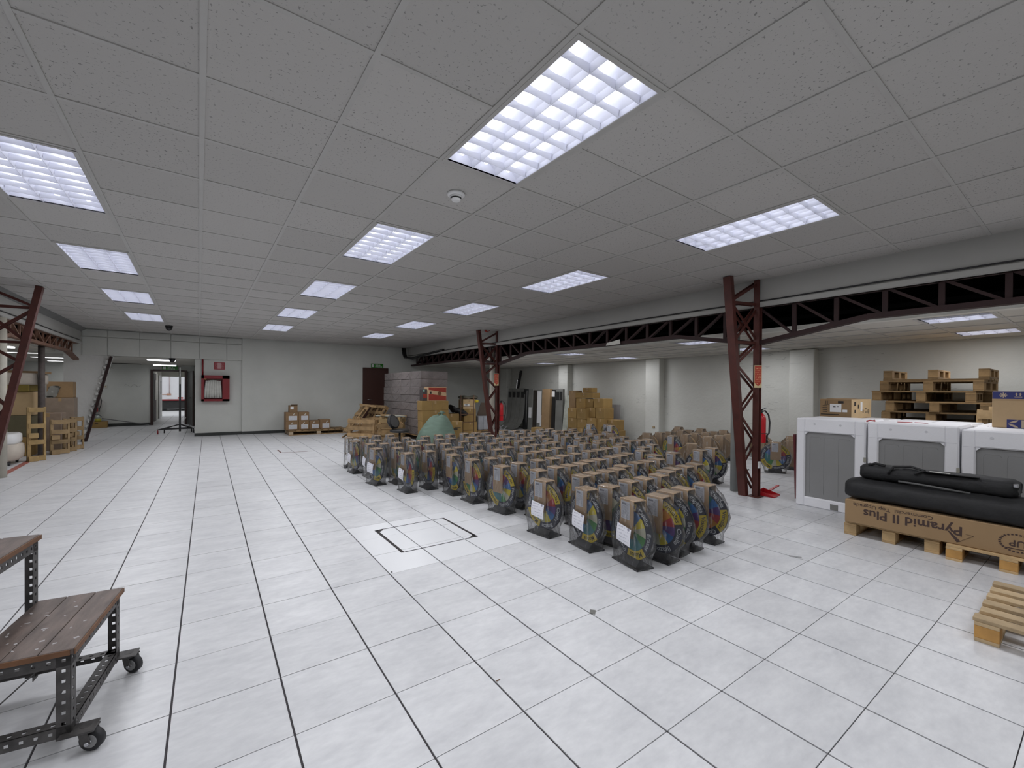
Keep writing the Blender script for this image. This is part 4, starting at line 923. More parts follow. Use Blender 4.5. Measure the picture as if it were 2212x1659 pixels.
# ------------------------------------------------------------------ cartons on a low pallet by the far wall
Y = 12.52
def fx(px, py=900, y=Y): return ony(px, py, y).x
pallet('wooden_pallet', 'low pallet against the far wall carrying seven labelled cartons', (2.86, 12.30, 0), 0, 1.62, .80, wood_dk, 9, hz=.135, gap=.16, mb2=mat('pallet_end_pale', (0.42, 0.33, 0.23), 0.8))
def lab_carton(lab, px0, px1, z0, h, dep=.34, note=True, chip=True, m=None):
    x0, x1 = fx(px0, 900, 12.15), fx(px1, 900, 12.15); w = x1 - x0 - .006
    o = carton(lab, ((x0 + x1) / 2, 12.15 + dep / 2, z0), (w, dep, h), 0, m or mat('carton_brown', (0.235, 0.145, 0.075), 0.8, var=0.1, rnd=0.1), 'labelled cartons by the far wall', 'x')
    if note: part('letter_sheet', MB().box((.02, -dep / 2 - .002, h * .34), (w * .66, .002, h * .48)), sheetx_m, o)
    if chip: part('tape_scrap', MB().box((random.uniform(-.03, .06), -dep / 2 - .002, h * .76), (.02, .002, .07), 0, (0, .7, 0)), offwhite, o)
    return o
Z0 = .1355; hh = .262
nm = ['lower left', 'second in the lower row', 'third in the lower row', 'rightmost in the lower row']
for k, (a, b) in enumerate(((617, 645), (645, 668), (668, 691), (691, 714))): lab_carton(f'labelled brown carton, {nm[k]} on the far wall pallet', a, b, Z0, hh + (.02 if k == 3 else 0))
lab_carton('labelled brown carton, left one of the second layer by the far wall', 617, 645, Z0 + hh + .0015, hh); lab_carton('labelled brown carton, right one of the second layer by the far wall', 645, 668, Z0 + hh + .0015, hh)
oc = lab_carton('small open carton on top of the labelled cartons by the far wall', 625, 643, Z0 + 2 * hh + .003, .20, .26, False, False)
part('label', MB().box((-.04, -.132, .125), (.085, .002, .075)), white, oc); part('flap', MB().box((.03, -.05, .205), (.18, .09, .004), 0, (-.4, 0, 0)), card_dk, oc)
# hose cabinet, its pipe and notice, on the far left wall
yh = 13.028
hc = thing('hose_cabinet', 'open red fire hose cabinet on the far wall with a folded white hose', 'cabinet', (.308, yh, .985))
w, hgt, dp_ = .665, .735, .16
part('body', MB().box((-w / 2 + .012, -dp_ / 2, hgt / 2), (.024, dp_, hgt)).box((w / 2 - .012, -dp_ / 2, hgt / 2), (.024, dp_, hgt)).box((0, -dp_ / 2, .012), (w, dp_, .024)).box((0, -dp_ / 2, hgt - .012), (w, dp_, .024)).box((0, -.006, hgt / 2), (w, .012, hgt)), redcab, hc)
part('front_frame', MB().box((-w / 2 + .03, -dp_ - .004, hgt / 2), (.06, .008, hgt)).box((w / 2 - .085, -dp_ - .004, hgt / 2), (.17, .008, hgt)).box((0, -dp_ - .004, hgt - .045), (w, .008, .09)).box((0, -dp_ - .004, .03), (w, .008, .06)), redcab, hc)
hs = MB()
for k in range(7):
    x = -.235 + k * .058; hs.tube([(x + (.03 - k * .008), -.10, .60 - .006 * abs(k - 3)), (x, -.115 + .01 * (k % 2), .30), (x - .01 + .004 * k, -.10, .095)], [.030, .034, .032], 8)
part('hose', hs, cloth_w, hc); part('hose_rack', MB().box((-.02, -.10, .625), (.46, .03, .025)), steel_br, hc)
part('valve', MB().cyl((-.24, -.10, .64), .03, .05, 12, axis='y'), mat('brass', (0.35, 0.24, 0.09), 0.4, 0.8), hc)
solid('riser_pipe', MB().cyl((.005, yh - .045, 1.945), .022, .45, 12), redcab, 'red riser pipe from the soffit down to the hose cabinet', 'pipe')
hn = solid('hose_notice', MB().box((.40, yh - .004, 1.995), (.27, .006, .215)), white, 'red notice sheet on the far wall above the hose cabinet', 'sign')
part('print', MB().box((.40, yh - .0085, 1.995), (.262, .003, .207)), hosenote_m, hn)
# exit sign over the brown door, and over the passage door
def exit_sign(lab, x, y, z, w, h, rz=0):
    o = solid('exit_sign', MB().box((0, 0, 0), (w, .012, h)), green, lab, 'sign', (x, y, z), rz)
    tx = MB(); u = h
    put_text(tx, 'Salida de', u * .40, (-.16 * w, -.0075, .18 * h), (1, 0, 0), (0, 0, 1), 0, 'LEFT', .01, .9); put_text(tx, 'Emergencia', u * .40, (-.16 * w, -.0075, -.22 * h), (1, 0, 0), (0, 0, 1), 0, 'LEFT', .01, .9)
    part('lettering', tx, white, o)
    pg = MB().box((-.36 * w, -.0068, 0), (.17 * w, .002, .68 * h)); part('pictogram', pg, white, o)
    rn = MB(); X, yy = -.36 * w, -.0085
    rn.cyl((X + .01 * w, yy, .22 * h), .055 * h, .001, 10, axis='y').bar((X, yy, .14 * h), (X - .01 * w, yy, -.04 * h), .07 * h, .001).bar((X - .01 * w, yy, -.04 * h), (X + .03 * w, yy, -.27 * h), .05 * h, .001).bar((X - .01 * w, yy, -.04 * h), (X - .045 * w, yy, -.22 * h), .05 * h, .001).bar((X, yy, .12 * h), (X + .045 * w, yy, .02 * h), .04 * h, .001)
    part('figure', rn, green, o); return o
p = ony(815, 791, wy(4.9) - .02); exit_sign('green exit sign over the brown door in the far wall', p.x, wy(p.x) - .012, p.z + .012, .42, .14)
p = ony(367.5, 797.5, 18.1); exit_sign('green exit sign over the passage door', p.x, 18.10, 2.075, .46, .13)
# ------------------------------------------------------------------ grey wrapped cartons on a pallet, brown cartons before them
sx0, sy0 = 4.70, 8.74; pallet('wooden_pallet', 'dark pallet under the grey wrapped cartons', (5.11, 10.13, 0), 0, .84, 2.84, wood_dk, 6, hz=.14)
g1 = MB().box((0, 0, .1065), (.80, .690, .211), bev=.012).data('grey_carton', shrink); g2 = MB().box((0, 0, .1065), (.80, .60, .211), bev=.012).data('grey_carton', shrink)
nmz = ['lowest', 'second', 'third', 'fourth', 'fifth', 'sixth', 'seventh', 'topmost']; nmy = ['nearest', 'second', 'third', 'farthest']
for k in range(8):
    for c in range(4):
        y = sy0 + .35 + c * .70; x = sx0 + .405 + random.uniform(-.008, .008)
        o = tag(link('grey_carton', g1, None, (x + (.02 if k > 5 else 0), y, .1405 + k * .2140), random.uniform(-.012, .012)), f'grey shrink wrapped carton, {nmz[k]} layer, {nmy[c]} column from the sack', 'box', 'grey shrink wrapped cartons')
        part('film_fold', MB().tube([(-.402, -.30, .17), (-.404, -.05, .04), (-.402, .30, .16)], .0035, 5).tube([(-.30, -.347, .18), (.05, -.348, .05), (.33, -.347, .17)], .0035, 5), mat('film_shine', (0.30, 0.28, 0.28), 0.2), o)
bx = [('tan carton on the floor at the foot of the grey stack', 5.02, 8.55, .0, .76, .30, .275, card_oc), ('tan carton under the red printed one before the grey stack', 5.02, 8.55, .2765, .76, .30, .275, card_oc), ('tan carton, third from the floor before the grey stack', 5.01, 8.55, .5530, .75, .30, .265, card_oc), ('tan carton directly under the red printed carton', 5.00, 8.55, .8195, .76, .30, .245, card_oc)]
for l, x, y, z, a, b, c, m in bx:
    o = carton(l, (x, y, z), (a, b, c), 0, m, 'tan cartons before the grey stack', 'y')
    part('crease', MB().box((-.08, -b / 2 - .001, c / 2), (.006, .002, c - .02)).box((.22, -b / 2 - .001, c / 2), (.006, .002, c - .02)), card_dk, o)
part('label', MB().box((-.30, -.153, .20), (.07, .002, .10)), white, o) if False else None
rc = carton('carton with red printed panels on top of the tan cartons', (5.06, 8.55, 1.0655), (.52, .28, .36), 0, card, None, 'none')
part('print', MB().prism([(-.25, .345), (.25, .345), (.25, .215), (-.25, .29)], -.1425, -.1405, 'y').prism([(-.25, .015), (.25, .015), (.25, .125), (-.25, .185)], -.1425, -.1405, 'y'), redcard, rc)
part('emblem', MB().cyl((0, 0, 0), .055, .002, 20, axis='y').data('emblem', mat('brown_print', (0.15, 0.07, 0.03), 0.7)), None, rc, loc=(.06, -.142, .195)); part('mark', MB().box((-.19, -.142, .215), (.045, .002, .06)), ink, rc)
dk = carton('dark printed carton behind the red printed one', (4.85, 8.845 - .32, 1.0655), (.12, .20, .30), 0, mat('dark_print', (0.06, 0.05, 0.05), 0.7), None, 'none'); dk.location = (4.735, 8.57, 1.0655)
part('print', MB().box((0, -.1015, .13), (.11, .002, .10)), redcard, dk); part('label', MB().box((-.03, -.1015, .265), (.045, .002, .05)), mat('teal_print', (0.25, 0.45, 0.38), 0.6), dk)
# green sack
rings = []; rs = random.Random(5)
for z, rx, ry, ox in ((0, .36, .40, 0), (.05, .46, .46, 0), (.18, .47, .46, 0), (.32, .43, .40, .01), (.46, .36, .34, .03), (.58, .29, .27, .06), (.67, .23, .20, .08), (.72, .16, .13, .10), (.745, .06, .05, .11)):
    rings.append([(ox + rx * math.cos(a) * (1 + .06 * math.sin(5 * a + z * 9) + rs.uniform(-.02, .02)), ry * math.sin(a) * (1 + .05 * math.sin(4 * a - z * 7)), z + .02 * math.sin(3 * a) * (z > .1)) for a in (2 * PI * k / 28 for k in range(28))])
sk = solid('woven_sack', MB().loft(rings, 0, True, True), sackm, 'bulging grey green woven sack behind the packed wheels', 'sack', (4.66, 7.62, 0))
part('tied_neck', MB().tube([(.12, 0, .73), (.14, 0, .78), (.16, .01, .82)], [.05, .035, .06], 10).tube([(.13, 0, .77), (.06, -.02, .80), (.03, -.03, .78)], .016, 6).tube([(.14, 0, .78), (.22, -.02, .80)], .014, 6), sackm, sk)
# office chair
ch = thing('office_chair', 'black office chair without arms between the crates and the sack', 'chair', (3.94, 8.15, 0), .55)
part('seat', MB().loft([[((.235 + .02 * (z == .36)) * math.cos(a) * s, .235 * math.sin(a) * s, z) for a in (2 * PI * k / 24 for k in range(24))] for z, s in ((.325, .86), (.34, .98), (.365, 1.0), (.388, .95), (.395, .80))]), leather, ch)
bk = [];
for y, s in ((.235, .80), (.222, .96), (.195, 1.0), (.165, .94), (.155, .75)):
    bk.append([((.205 * (1 - .25 * max(0, math.sin(a)))) * math.cos(a) * s, y + .05 * math.sin(a), .575 + .175 * math.sin(a) * s) for a in (2 * PI * k / 24 for k in range(24))])
part('backrest', MB().loft(bk), leather, ch)
part('back_post', MB().bar((0, .20, .32), (0, .225, .56), .05, .018), black, ch); part('gas_stem', MB().cyl((0, 0, .20), .026, .25, 12), black, ch)
for k in range(5):
    a = 2 * PI * k / 5; e = (.26 * math.cos(a), .26 * math.sin(a)); lgp = part('leg', MB().bar((0, 0, .085), (*e, .062), .03, .024), black, ch); part('castor', MB().cyl((*e, .026), .026, .02, 12, axis='y'), black, lgp)
# crates, loose pallets
def crate(lab, loc, rz, sx, sy, sz, m):
    t = thing('slatted_crate', lab, 'crate', loc, rz)
    for a in (-1, 1):
        for b in (-1, 1): part('post', MB().box((a * (sx / 2 - .045), b * (sy / 2 - .035), sz / 2), (.06, .05, sz), bev=.003), m, t)
    for b in (-1, 1):
        for k in range(3): part('slat', MB().box((random.uniform(-.01, .01), b * (sy / 2 - .002), sz * (.16 + .33 * k) + .02), (sx, .016, sz * .19), bev=.002), m, t)
    for a in (-1, 1):
        for k in range(3): part('slat', MB().box((a * (sx / 2 - .006), 0, sz * (.16 + .33 * k) + .02), (.016, sy - .08, sz * .19), bev=.002), m, t)
    for k in range(4): part('floor_board', MB().box((-sx / 2 + .08 + (sx - .16) * k / 3, 0, .012), (.09, sy - .12, .016)), m, t)
    return t
crw = mat('crate_wood', (0.36, 0.235, 0.115), 0.8, var=0.25, scale=9, rnd=0.2)
crate('slatted crate left of the office chair, three wide slats', (3.74, 10.13, 0), -.80, .80, .60, .56, crw)
crate('brown boarded crate directly behind the office chair', (4.02, 9.02, 0), -.35, .62, .45, .50, wood_dk)
crate('pale crate between the office chair and the sack', (4.30, 8.70 + .95, 0), -.70, .60, .40, .60, mat('crate_ply', (0.34, 0.235, 0.11), 0.8, var=0.15))
def leaning(lab, loc, rot, lx, ly, m, n):
    t = pallet('loose_pallet', lab, loc, 0, lx, ly, m, n, 'loose pallets heaped before the brown door'); t.rotation_euler = rot; return t
leaning('loose pallet of narrow slats leaning before the brown door', (3.82, 11.25, .43), (0, -.95, .0), .95, .46, crw, 4)
leaning('loose pallet tipped against the grey wrapped cartons', (4.28, 11.05, .42), (0, -1.05, .2), .9, .8, wood_dk, 5)
solid('loose_plank', MB().box((4.05, 11.05, .872), (.46, .10, .06), 0, (0, .14, -.2)), crw, 'loose plank on top of the heaped pallets', 'plank')
solid('loose_plank', MB().box((4.36, 9.72, .628), (.70, .09, .05), 0, (0, .06, -.35)), crw, 'loose plank lying over the crates beside the chair', 'plank')
solid('loose_plank', MB().bar((3.22, 10.55, .02), (3.42, 10.30, .24), .10, .02), wood_dk, 'short plank propped at the left foot of the slatted crate', 'plank')
solid('rag', MB().loft([[(3.95 + i * .12, 9.98 - i * .12 + .05 * math.cos(a), .622 + .02 * math.sin(a) + .006 * math.sin(i * 2)) for a in (2 * PI * k / 8 for k in range(8))] for i in range(6)]), mat('grey_rag', (0.34, 0.35, 0.31), 0.9, var=0.15), 'grey rag lying over the edge of the slatted crate', 'cloth')
# carton in front of the far column, with smudged print
p = carton('tall tan carton left of the far lattice column, smudged print', (5.40, 7.95, 0), (.27, .26, .545), -.55, card_oc, None, 'y')
part('print', MB().box((.02, -.1312, .40), (.16, .002, .012)).box((-.03, -.1312, .36), (.10, .002, .035)).box((.136, .0, .40), (.002, .12, .012)), ink, p)
# clutter behind the far column
z9 = 10.1
rk = thing('wire_ladder_rack', 'rusty ladder rack standing before the heaped cartons', 'rack', (6.50, 9.36, 0), -.25)
for s in (-.20, .20): part('rail', MB().cyl((s, 0, .60), .012, 1.2, 8), steel_br, rk)
for k in range(5): part('rung', MB().bar((-.20, 0, .15 + k * .24), (.20, 0, .15 + k * .24), .018, .018), steel_br, rk)
cl = [('carton heap', (6.05, 9.75, 0), (.55, .5, .34), card_oc), ('b', (6.07, 9.75, .3415), (.5, .45, .30), card_oc), ('c', (6.80, 9.95, 0), (.50, .45, .36), card_oc), ('d', (6.80, 9.95, .3615), (.46, .4, .40), card_oc), ('e', (6.82, 9.95, .7630), (.42, .36, .30), card_lt)]
ln = ['tan carton on the floor left of the ladder rack', 'tan carton stacked left of the ladder rack', 'tan carton on the floor right of the ladder rack', 'tan carton in the middle right of the ladder rack', 'labelled carton on top, right of the ladder rack']
for (n_, l, s, m), lab in zip(cl, ln):
    o = carton(lab, l, s, random.uniform(-.1, .1), m, 'cartons round the ladder rack', 'y')
part('label', MB().box((-.08, -.182, .12), (.17, .002, .09)), white, o); part('mark', MB().box((-.10, -.183, .13), (.08, .002, .02)), ink, o)
solid('folded_coat', MB().loft([[(6.12 + i * .085, 9.72 + .18 * math.cos(a), .80 - .03 * i + (.06 + .05 * (i % 2)) * math.sin(a) + .05 * (i == 0)) for a in (2 * PI * k / 12 for k in range(12))] for i in range(7)]), fabric, 'black cloth bundle heaped on the cartons left of the rack', 'cloth')
solid('grey_cover', MB().loft([[(6.60 + i * .10, 9.95 + .20 * math.cos(a), 1.12 + (.05 + .02 * math.sin(i * 1.7)) * math.sin(a)) for a in (2 * PI * k / 12 for k in range(12))] for i in range(6)]), mat('olive_cover', (0.10, 0.095, 0.07), 0.8, bump=0.3), 'drab folded cover lying on top of the heaped cartons', 'cover')
solid('rag', MB().loft([[(6.98 + i * .035, 9.72 + .035 * math.cos(a), 1.0 + .045 * math.sin(a)) for a in (2 * PI * k / 9 for k in range(9))] for i in range(4)]), yellow, 'yellow rag hanging over the labelled carton', 'cloth')
wb = thing('white_cabinet', 'pale two door metal cabinet standing left of the far column', 'cabinet', (7.35, 9.95, .095), -.15)
part('body', MB().box((0, 0, .215), (.36, .34, .43), bev=.006), mat('cabinet_pale', (0.36, 0.37, 0.40), 0.5), wb)
for s in (-1, 1): part('door', MB().box((s * .09, -.175, .215), (.172, .012, .42), bev=.003), mat('cabinet_pale', (0.36, 0.37, 0.40), 0.5), wb)
pallet('wooden_pallet', 'dark pallet under the pale metal cabinet', (7.2, 10.0, 0), -.15, .95, .55, wood_dk, 5, hz=.094)
solid('brown_board', MB().prism([(-.20, 0), (.30, 0), (.22, .42), (-.06, .42)], -.01, .01, 'y'), mat('dark_board', (0.105, 0.075, 0.055), 0.7), 'dark trapezoid board standing on the pale cabinet', 'board', (7.42, 9.98, .5275), -.15)
extinguisher('red fire extinguisher hanging on the far lattice column', (6.13, 7.02, .60), .060, .44, -.6)
sg2 = solid('notice_board', MB().prism([(-.055, .15), (.055, .15), (.055, -.15), (-.055, -.15)], -.002, .002, 'y'), mat('notice_pale', (0.62, 0.50, 0.28), 0.6), 'red and cream arrow shaped notice on the far lattice column', 'sign', (5.97, 6.99, 1.62), -.6)
part('print', MB().prism([(-.050, .142), (.050, .142), (.050, -.085), (0, -.13), (-.050, -.085)], -.0035, -.0022, 'y'), notice_m, sg2)
# ------------------------------------------------------------------ sheet metal panels leaning on the bay wall
def curved_panel(lab, y, w, m, h=1.42):
    pr_ = [(8.62, .02), (8.80, .07), (8.95, .18), (9.05, .36), (9.10, .66), (9.13, 1.05), (9.155, h)]
    mb = MB(); vs = []
    for x, z in pr_: vs += [(x, y - w / 2, z), (x, y + w / 2, z), (x + .02, y + w / 2, z), (x + .02, y - w / 2, z)]
    n = len(pr_); fs = []
    for i in range(n - 1):
        for k in range(4): a, b = 4 * i + k, 4 * i + (k + 1) % 4; fs.append((a, b, b + 4, a + 4))
    fs += [(3, 2, 1, 0), tuple(4 * (n - 1) + k for k in range(4))]
    o = solid('curved_panel', mb.add(vs, fs), m, lab, 'panel', (0, 0, 0), 0, 'curved grey panels')
    part('slot', MB().box((9.125, y, 1.20), (.03, w * .55, .20)), metaldk, o); return o
for k, px in enumerate((1097.5, 1106.5, 1115.5, 1125)):
    curved_panel(f'curved grey metal panel, {ordn[k]} from the left behind the wheels', onx(px, 880, 9.05).y, .235, metalgy)
def slab(lab, px0, px1, z1, x, m, z0=0.0, th=.07, tilt=-.03, name='metal_slab', cat='panel'):
    ya, yb = onx(px0, 880, x).y, onx(px1, 880, x).y
    return solid(name, MB().box((0, 0, (z1 - z0) / 2), (th, abs(ya - yb) - .01, z1 - z0), bev=.004), m, lab, cat, (x, (ya + yb) / 2, z0), (0, tilt * -1, 0))
s1 = slab('dark grey slab right of the curved panels', 1131, 1140, 1.40, 9.14, metaldk); part('edge_strip', MB().box((-.045, -.09, .75), (.014, .05, 1.2)), chrome, s1)
s2 = slab('mottled grey slab with a white sheet, third from the curved panels', 1141, 1151, 1.40, 9.14, metalgy); part('sheet', MB().box((-.04, 0, .60), (.006, .15, .36)), white, s2)
slab('dark brown slab between grey slabs behind the wheels', 1151, 1159, 1.36, 9.16, mat('dark_brown_slab', (0.035, 0.028, 0.022), 0.6))
s3 = slab('grey slab covered by a long white strip', 1160, 1171, 1.38, 9.12, metalgy); part('strip', MB().box((-.042, .0, .80), (.008, .20, 1.05)), white, s3); part('strip', MB().box((-.044, -.10, .36), (.008, .07, .36)), white, s3)
slab('tall brown cardboard carton standing among the grey slabs', 1172, 1189, 1.40, 9.08, card_dk, th=.12, name='tall_carton', cat='box')
s4 = slab('black slab with a white sheet at its head', 1190, 1199, 1.38, 9.14, metaldk); part('sheet', MB().box((-.04, .0, 1.24), (.006, .17, .17)), white, s4)
s5 = slab('grey slab with a dark window, rightmost of the row', 1200, 1216, 1.40, 9.12, metalgy); part('window', MB().box((-.040, .07, 1.19), (.012, .14, .26)).box((-.040, -.08, 1.19), (.012, .11, .26)), metaldk, s5)
slab('white marbled board leaning right of the grey slabs', 1214, 1226, 1.22, 8.86, mat('marbled_white', (0.46, 0.48, 0.42), 0.6, var=0.25, scale=5), th=.03, tilt=-.12, name='marbled_board', cat='board')
ra = MB().bar((9.22, 10.95, .0), (9.36, 10.52, 2.06), .10, .05).bar((9.20, 10.80, .0), (9.33, 10.68, 1.76), .07, .04); solid('leaning_profile', ra, metaldk, 'dark metal profile leaning high on the bay wall', 'profile')
solid('leaning_profile', MB().bar((9.1, 10.72, .0), (9.28, 10.65, 1.73), .07, .03), chrome, 'bright metal profile leaning behind the curved panels', 'profile')
scr = thing('scrap_metal', 'tangle of bright metal scrap beside the far column', 'scrap', (7.55, 9.2, 0))
for k in range(6): part('strip', MB().bar((random.uniform(-.15, .15), random.uniform(-.15, .15), .012), (random.uniform(-.25, .25), random.uniform(-.25, .25), random.uniform(.15, .36)), .05, .008), chrome, scr)
# ------------------------------------------------------------------ heap of ochre cartons and the grey sheet
def heap(lab, px0, px1, py0, py1, x, dep, rz=0, m=None):
    a, b = onx(px0, py1, x), onx(px1, py0, x); w = abs(a.y - b.y); o = carton(lab, (x + dep / 2, (a.y + b.y) / 2, a.z), (dep, w, b.z - a.z), rz, m or card_oc, 'ochre cartons heaped on the bay wall', 'x')
    part('slot', MB().box((-dep / 2 - .001, 0, (b.z - a.z) * .62), (.002, w * .4, .012)), card_dk, o); return o
fz = lambda z: z
def heapz(lab, px0, px1, z0, z1, x, dep, rz=0, m=None):
    ya, yb = onx(px0, 880, x).y, onx(px1, 880, x).y; w = abs(ya - yb)
    o = carton(lab, (x + dep / 2, (ya + yb) / 2, z0), (dep, w - .006, z1 - z0 - .0015), rz, m or card_oc, 'ochre cartons heaped by the bay wall', 'x')
    part('slot', MB().box((-dep / 2 - .001, 0, (z1 - z0) * .62), (.002, w * .4, .012)), card_dk, o)
    return o
hl = [('lowest left', 1225, 1245, 0, .30, 8.57, .36), ('lowest second', 1246, 1266, 0, .32, 8.57, .36), ('lowest third', 1267, 1287, 0, .30, 8.57, .36), ('lowest fourth', 1288, 1306, 0, .30, 8.62, .36), ('lowest right', 1307, 1333, 0, .33, 8.72, .34),
      ('second layer left', 1226, 1246, .30, .58, 8.60, .34), ('second layer second', 1247, 1266, .32, .58, 8.60, .34), ('second layer third', 1263 + 4, 1287, .30, .62, 8.62, .34), ('second layer right', 1312, 1332, .33, .60, 8.78, .3), ('second layer fourth', 1288, 1306, .30, .62, 8.67, .34),
      ('third layer left', 1226, 1245, .58, .86, 8.62, .34), ('third layer second', 1246, 1265, .58, .86, 8.57, .36), ('third layer third', 1266, 1286, .62, .90, 8.72, .34), ('third layer right', 1286 + 1, 1306, .62, .90, 8.67, .36),
      ('fourth layer left', 1244, 1263, .86, 1.14, 8.72, .34), ('fourth layer second', 1264, 1281, .90, 1.13, 8.77, .3), ('fourth layer right', 1282, 1304, .90, 1.15, 8.72, .34)]
for n_, a, b, z0, z1, x, d in hl: heapz(f'ochre carton of the heap by the bay wall, {n_} from the left' if 'left' not in n_ and 'right' not in n_ else f'ochre carton of the heap by the bay wall, {n_}', a, b, z0, z1, x, d, random.uniform(-.012, .012))
heapz('crumpled ochre carton lying across the top of the heap', 1242, 1280, 1.152, 1.30, 8.76, .28, .02); heapz('small ochre carton topmost on the heap', 1258, 1278, 1.3015, 1.44, 8.84, .22)
heapz('narrow open ochre carton left of the heap top', 1229, 1243, .861, 1.36, 8.75, .26, 0, card_dk)
q1, q2 = onx(1293, 900, 9.34), onx(1339, 900, 9.34)
solid('grey_sheet', MB().box((9.34, (q1.y + q2.y) / 2, .49), (.012, abs(q1.y - q2.y), .98), 0, (0, .05, 0)), greyboard, 'plain grey sheet leaning on the bay wall behind the ochre cartons', 'sheet')
cyo = thing('grey_drum', 'small grey drum lying before the marbled board', 'drum', (8.30, 7.40, .115), .6); part('shell', MB().cyl((0, 0, 0), .115, .34, 20, axis='x'), metalgy, cyo); part('mouth', MB().cyl((-.172, 0, 0), .095, .006, 20, axis='x'), metaldk, cyo)
carton('small open tan carton beside the grey drum', (8.15, 8.05, 0), (.28, .30, .26), .3, card_oc, None, 'none')
# ------------------------------------------------------------------ left bay: wrapped furniture, boards and timber stands
def onfl(px, py): return onz(px, py, 0)
# white padded stool / lounger end on castors at the picture edge
so = thing('padded_lounger', 'white and beige padded lounger end at the left picture edge', 'lounger', (-2.98, 9.35, 0), .05)
part('base', MB().loft([[(.40 * math.copysign(abs(math.cos(a)) ** .5, math.cos(a)) * s, .34 * math.copysign(abs(math.sin(a)) ** .5, math.sin(a)) * s, z) for a in (2 * PI * k / 24 for k in range(24))] for z, s in ((.07, .86), (.11, .97), (.22, 1.0), (.34, .98), (.36, .92))]), sofa, so)
part('cushion', MB().loft([[(.37 * math.copysign(abs(math.cos(a)) ** .5, math.cos(a)) * s, .32 * math.copysign(abs(math.sin(a)) ** .5, math.sin(a)) * s, z) for a in (2 * PI * k / 24 for k in range(24))] for z, s in ((.36, .96), (.40, 1.0), (.52, .99), (.545, .9))]), white, so)
for a in (-1, 1):
    for b in (-1, 1): part('castor', MB().cyl((a * .28, b * .24, .035), .035, .03, 12, axis='x'), black, so)
# tall heap: boards, beige mattress, cartons
hp = [('large tan carton low in the left bay behind the timber stands', (-3.30, 10.75, 0), (1.15, .70, .38), card_oc), ('drab carton in the left bay on the tan one', (-3.30, 10.75, .3815), (1.12, .66, .42), oliv2), ('wide tan carton high in the left bay', (-3.30, 10.80, .803), (1.18, .66, .46), card_lt)]
for l, p, s, m in hp: carton(l, p, s, 0, m, 'cartons stacked in the left bay', 'y')
solid('olive_board', MB().box((-3.32, 10.72, 1.335), (1.14, .66, .135), bev=.01), olive, 'olive yellow board under the beige mattress in the left bay', 'board')
solid('beige_mattress', MB().loft([[(-3.28 + .68 * math.copysign(abs(math.cos(a)) ** .3, math.cos(a)) * s, 10.74 + .36 * math.copysign(abs(math.sin(a)) ** .3, math.sin(a)) * s, z) for a in (2 * PI * k / 28 for k in range(28))] for z, s in ((1.404, .95), (1.43, 1.0), (1.60, 1.0), (1.635, .95))]), sofa, 'beige padded mattress lying on top of the left bay stack', 'mattress')
solid('brown_slab', MB().box((-3.15, 10.78, 1.66), (1.15, .5, .045), 0, (0, .015, 0)), card_dk, 'dark brown flattened carton on top of the beige mattress', 'cardboard')
carton('pale open carton at the end of the mattress', (-2.50, 11.0, 1.18), (.34, .5, .26), 0, mat('carton_greyish', (0.34, 0.28, 0.22), 0.8), None, 'y') if False else None
# grey-brown tall cartons next to the pillar
carton('tall greyish carton standing against the white pillar', (-2.62, 12.05, 0), (.46, .44, 1.12), .05, mat('carton_greyish', (0.30, 0.235, 0.18), 0.8), 'tall cartons beside the pillar', 'y')
o = carton('open carton with packing film on top of the tall greyish carton', (-2.62, 12.05, 1.1215), (.42, .40, .36), .05, card_dk, 'tall cartons beside the pillar', 'none')
part('packing_film', MB().loft([[(-.14 + .09 * math.cos(a) + .02 * i, -.21, .03 + .07 * i + .03 * math.sin(a)) for a in (2 * PI * k / 8 for k in range(8))] for i in range(4)]), mat('film_pale', (0.5, 0.5, 0.46), 0.4), o)
carton('tan carton between the mattress stack and the pillar cartons', (-2.66, 11.40, 0), (.40, .40, .80), .0, mat('carton_pinkish', (0.33, 0.25, 0.19), 0.8), None, 'y')
# timber stands: upright frames made of blocks and boards
def stand(lab, x, y, h, w, rz, m):
    t = thing('timber_stand', lab, 'stand', (x, y, 0), rz)
    part('upright', MB().box((-w / 2, 0, h / 2), (.045, .11, h), bev=.003), m, t); part('upright', MB().box((w / 2, 0, h / 2), (.03, .10, h), bev=.003), m, t)
    for k in range(4): part('crosspiece', MB().box((0, -.045, .05 + (h - .10) * k / 3), (w + .02, .035, .085), bev=.003), m, t)
    for k in range(2): part('block', MB().box((-w / 2 + .05, -.09, .045 + (h * .43) * k), (.12, .08, .085), bev=.003), m, t)
    return t
ply = mat('stand_wood', (0.42, 0.29, 0.13), 0.8, var=0.22, scale=8, rnd=0.15)
stand('tall pale timber stand next to the padded lounger', -2.47, 9.62, .99, .20, .35, ply)
stand('timber stand right of the dark pole, first of the three', -2.35, 10.55, .70, .24, .3, mat('stand_wood2', (0.33, 0.23, 0.12), 0.8, var=0.25, rnd=0.15))
stand('timber stand right of the dark pole, middle one', -2.28, 10.95, .70, .17, .3, mat('stand_wood2', (0.33, 0.23, 0.12), 0.8, var=0.25, rnd=0.15))
stand('timber stand right of the dark pole, last before the pillar', -2.24, 11.35, .71, .18, .3, mat('stand_wood2', (0.33, 0.23, 0.12), 0.8, var=0.25, rnd=0.15))
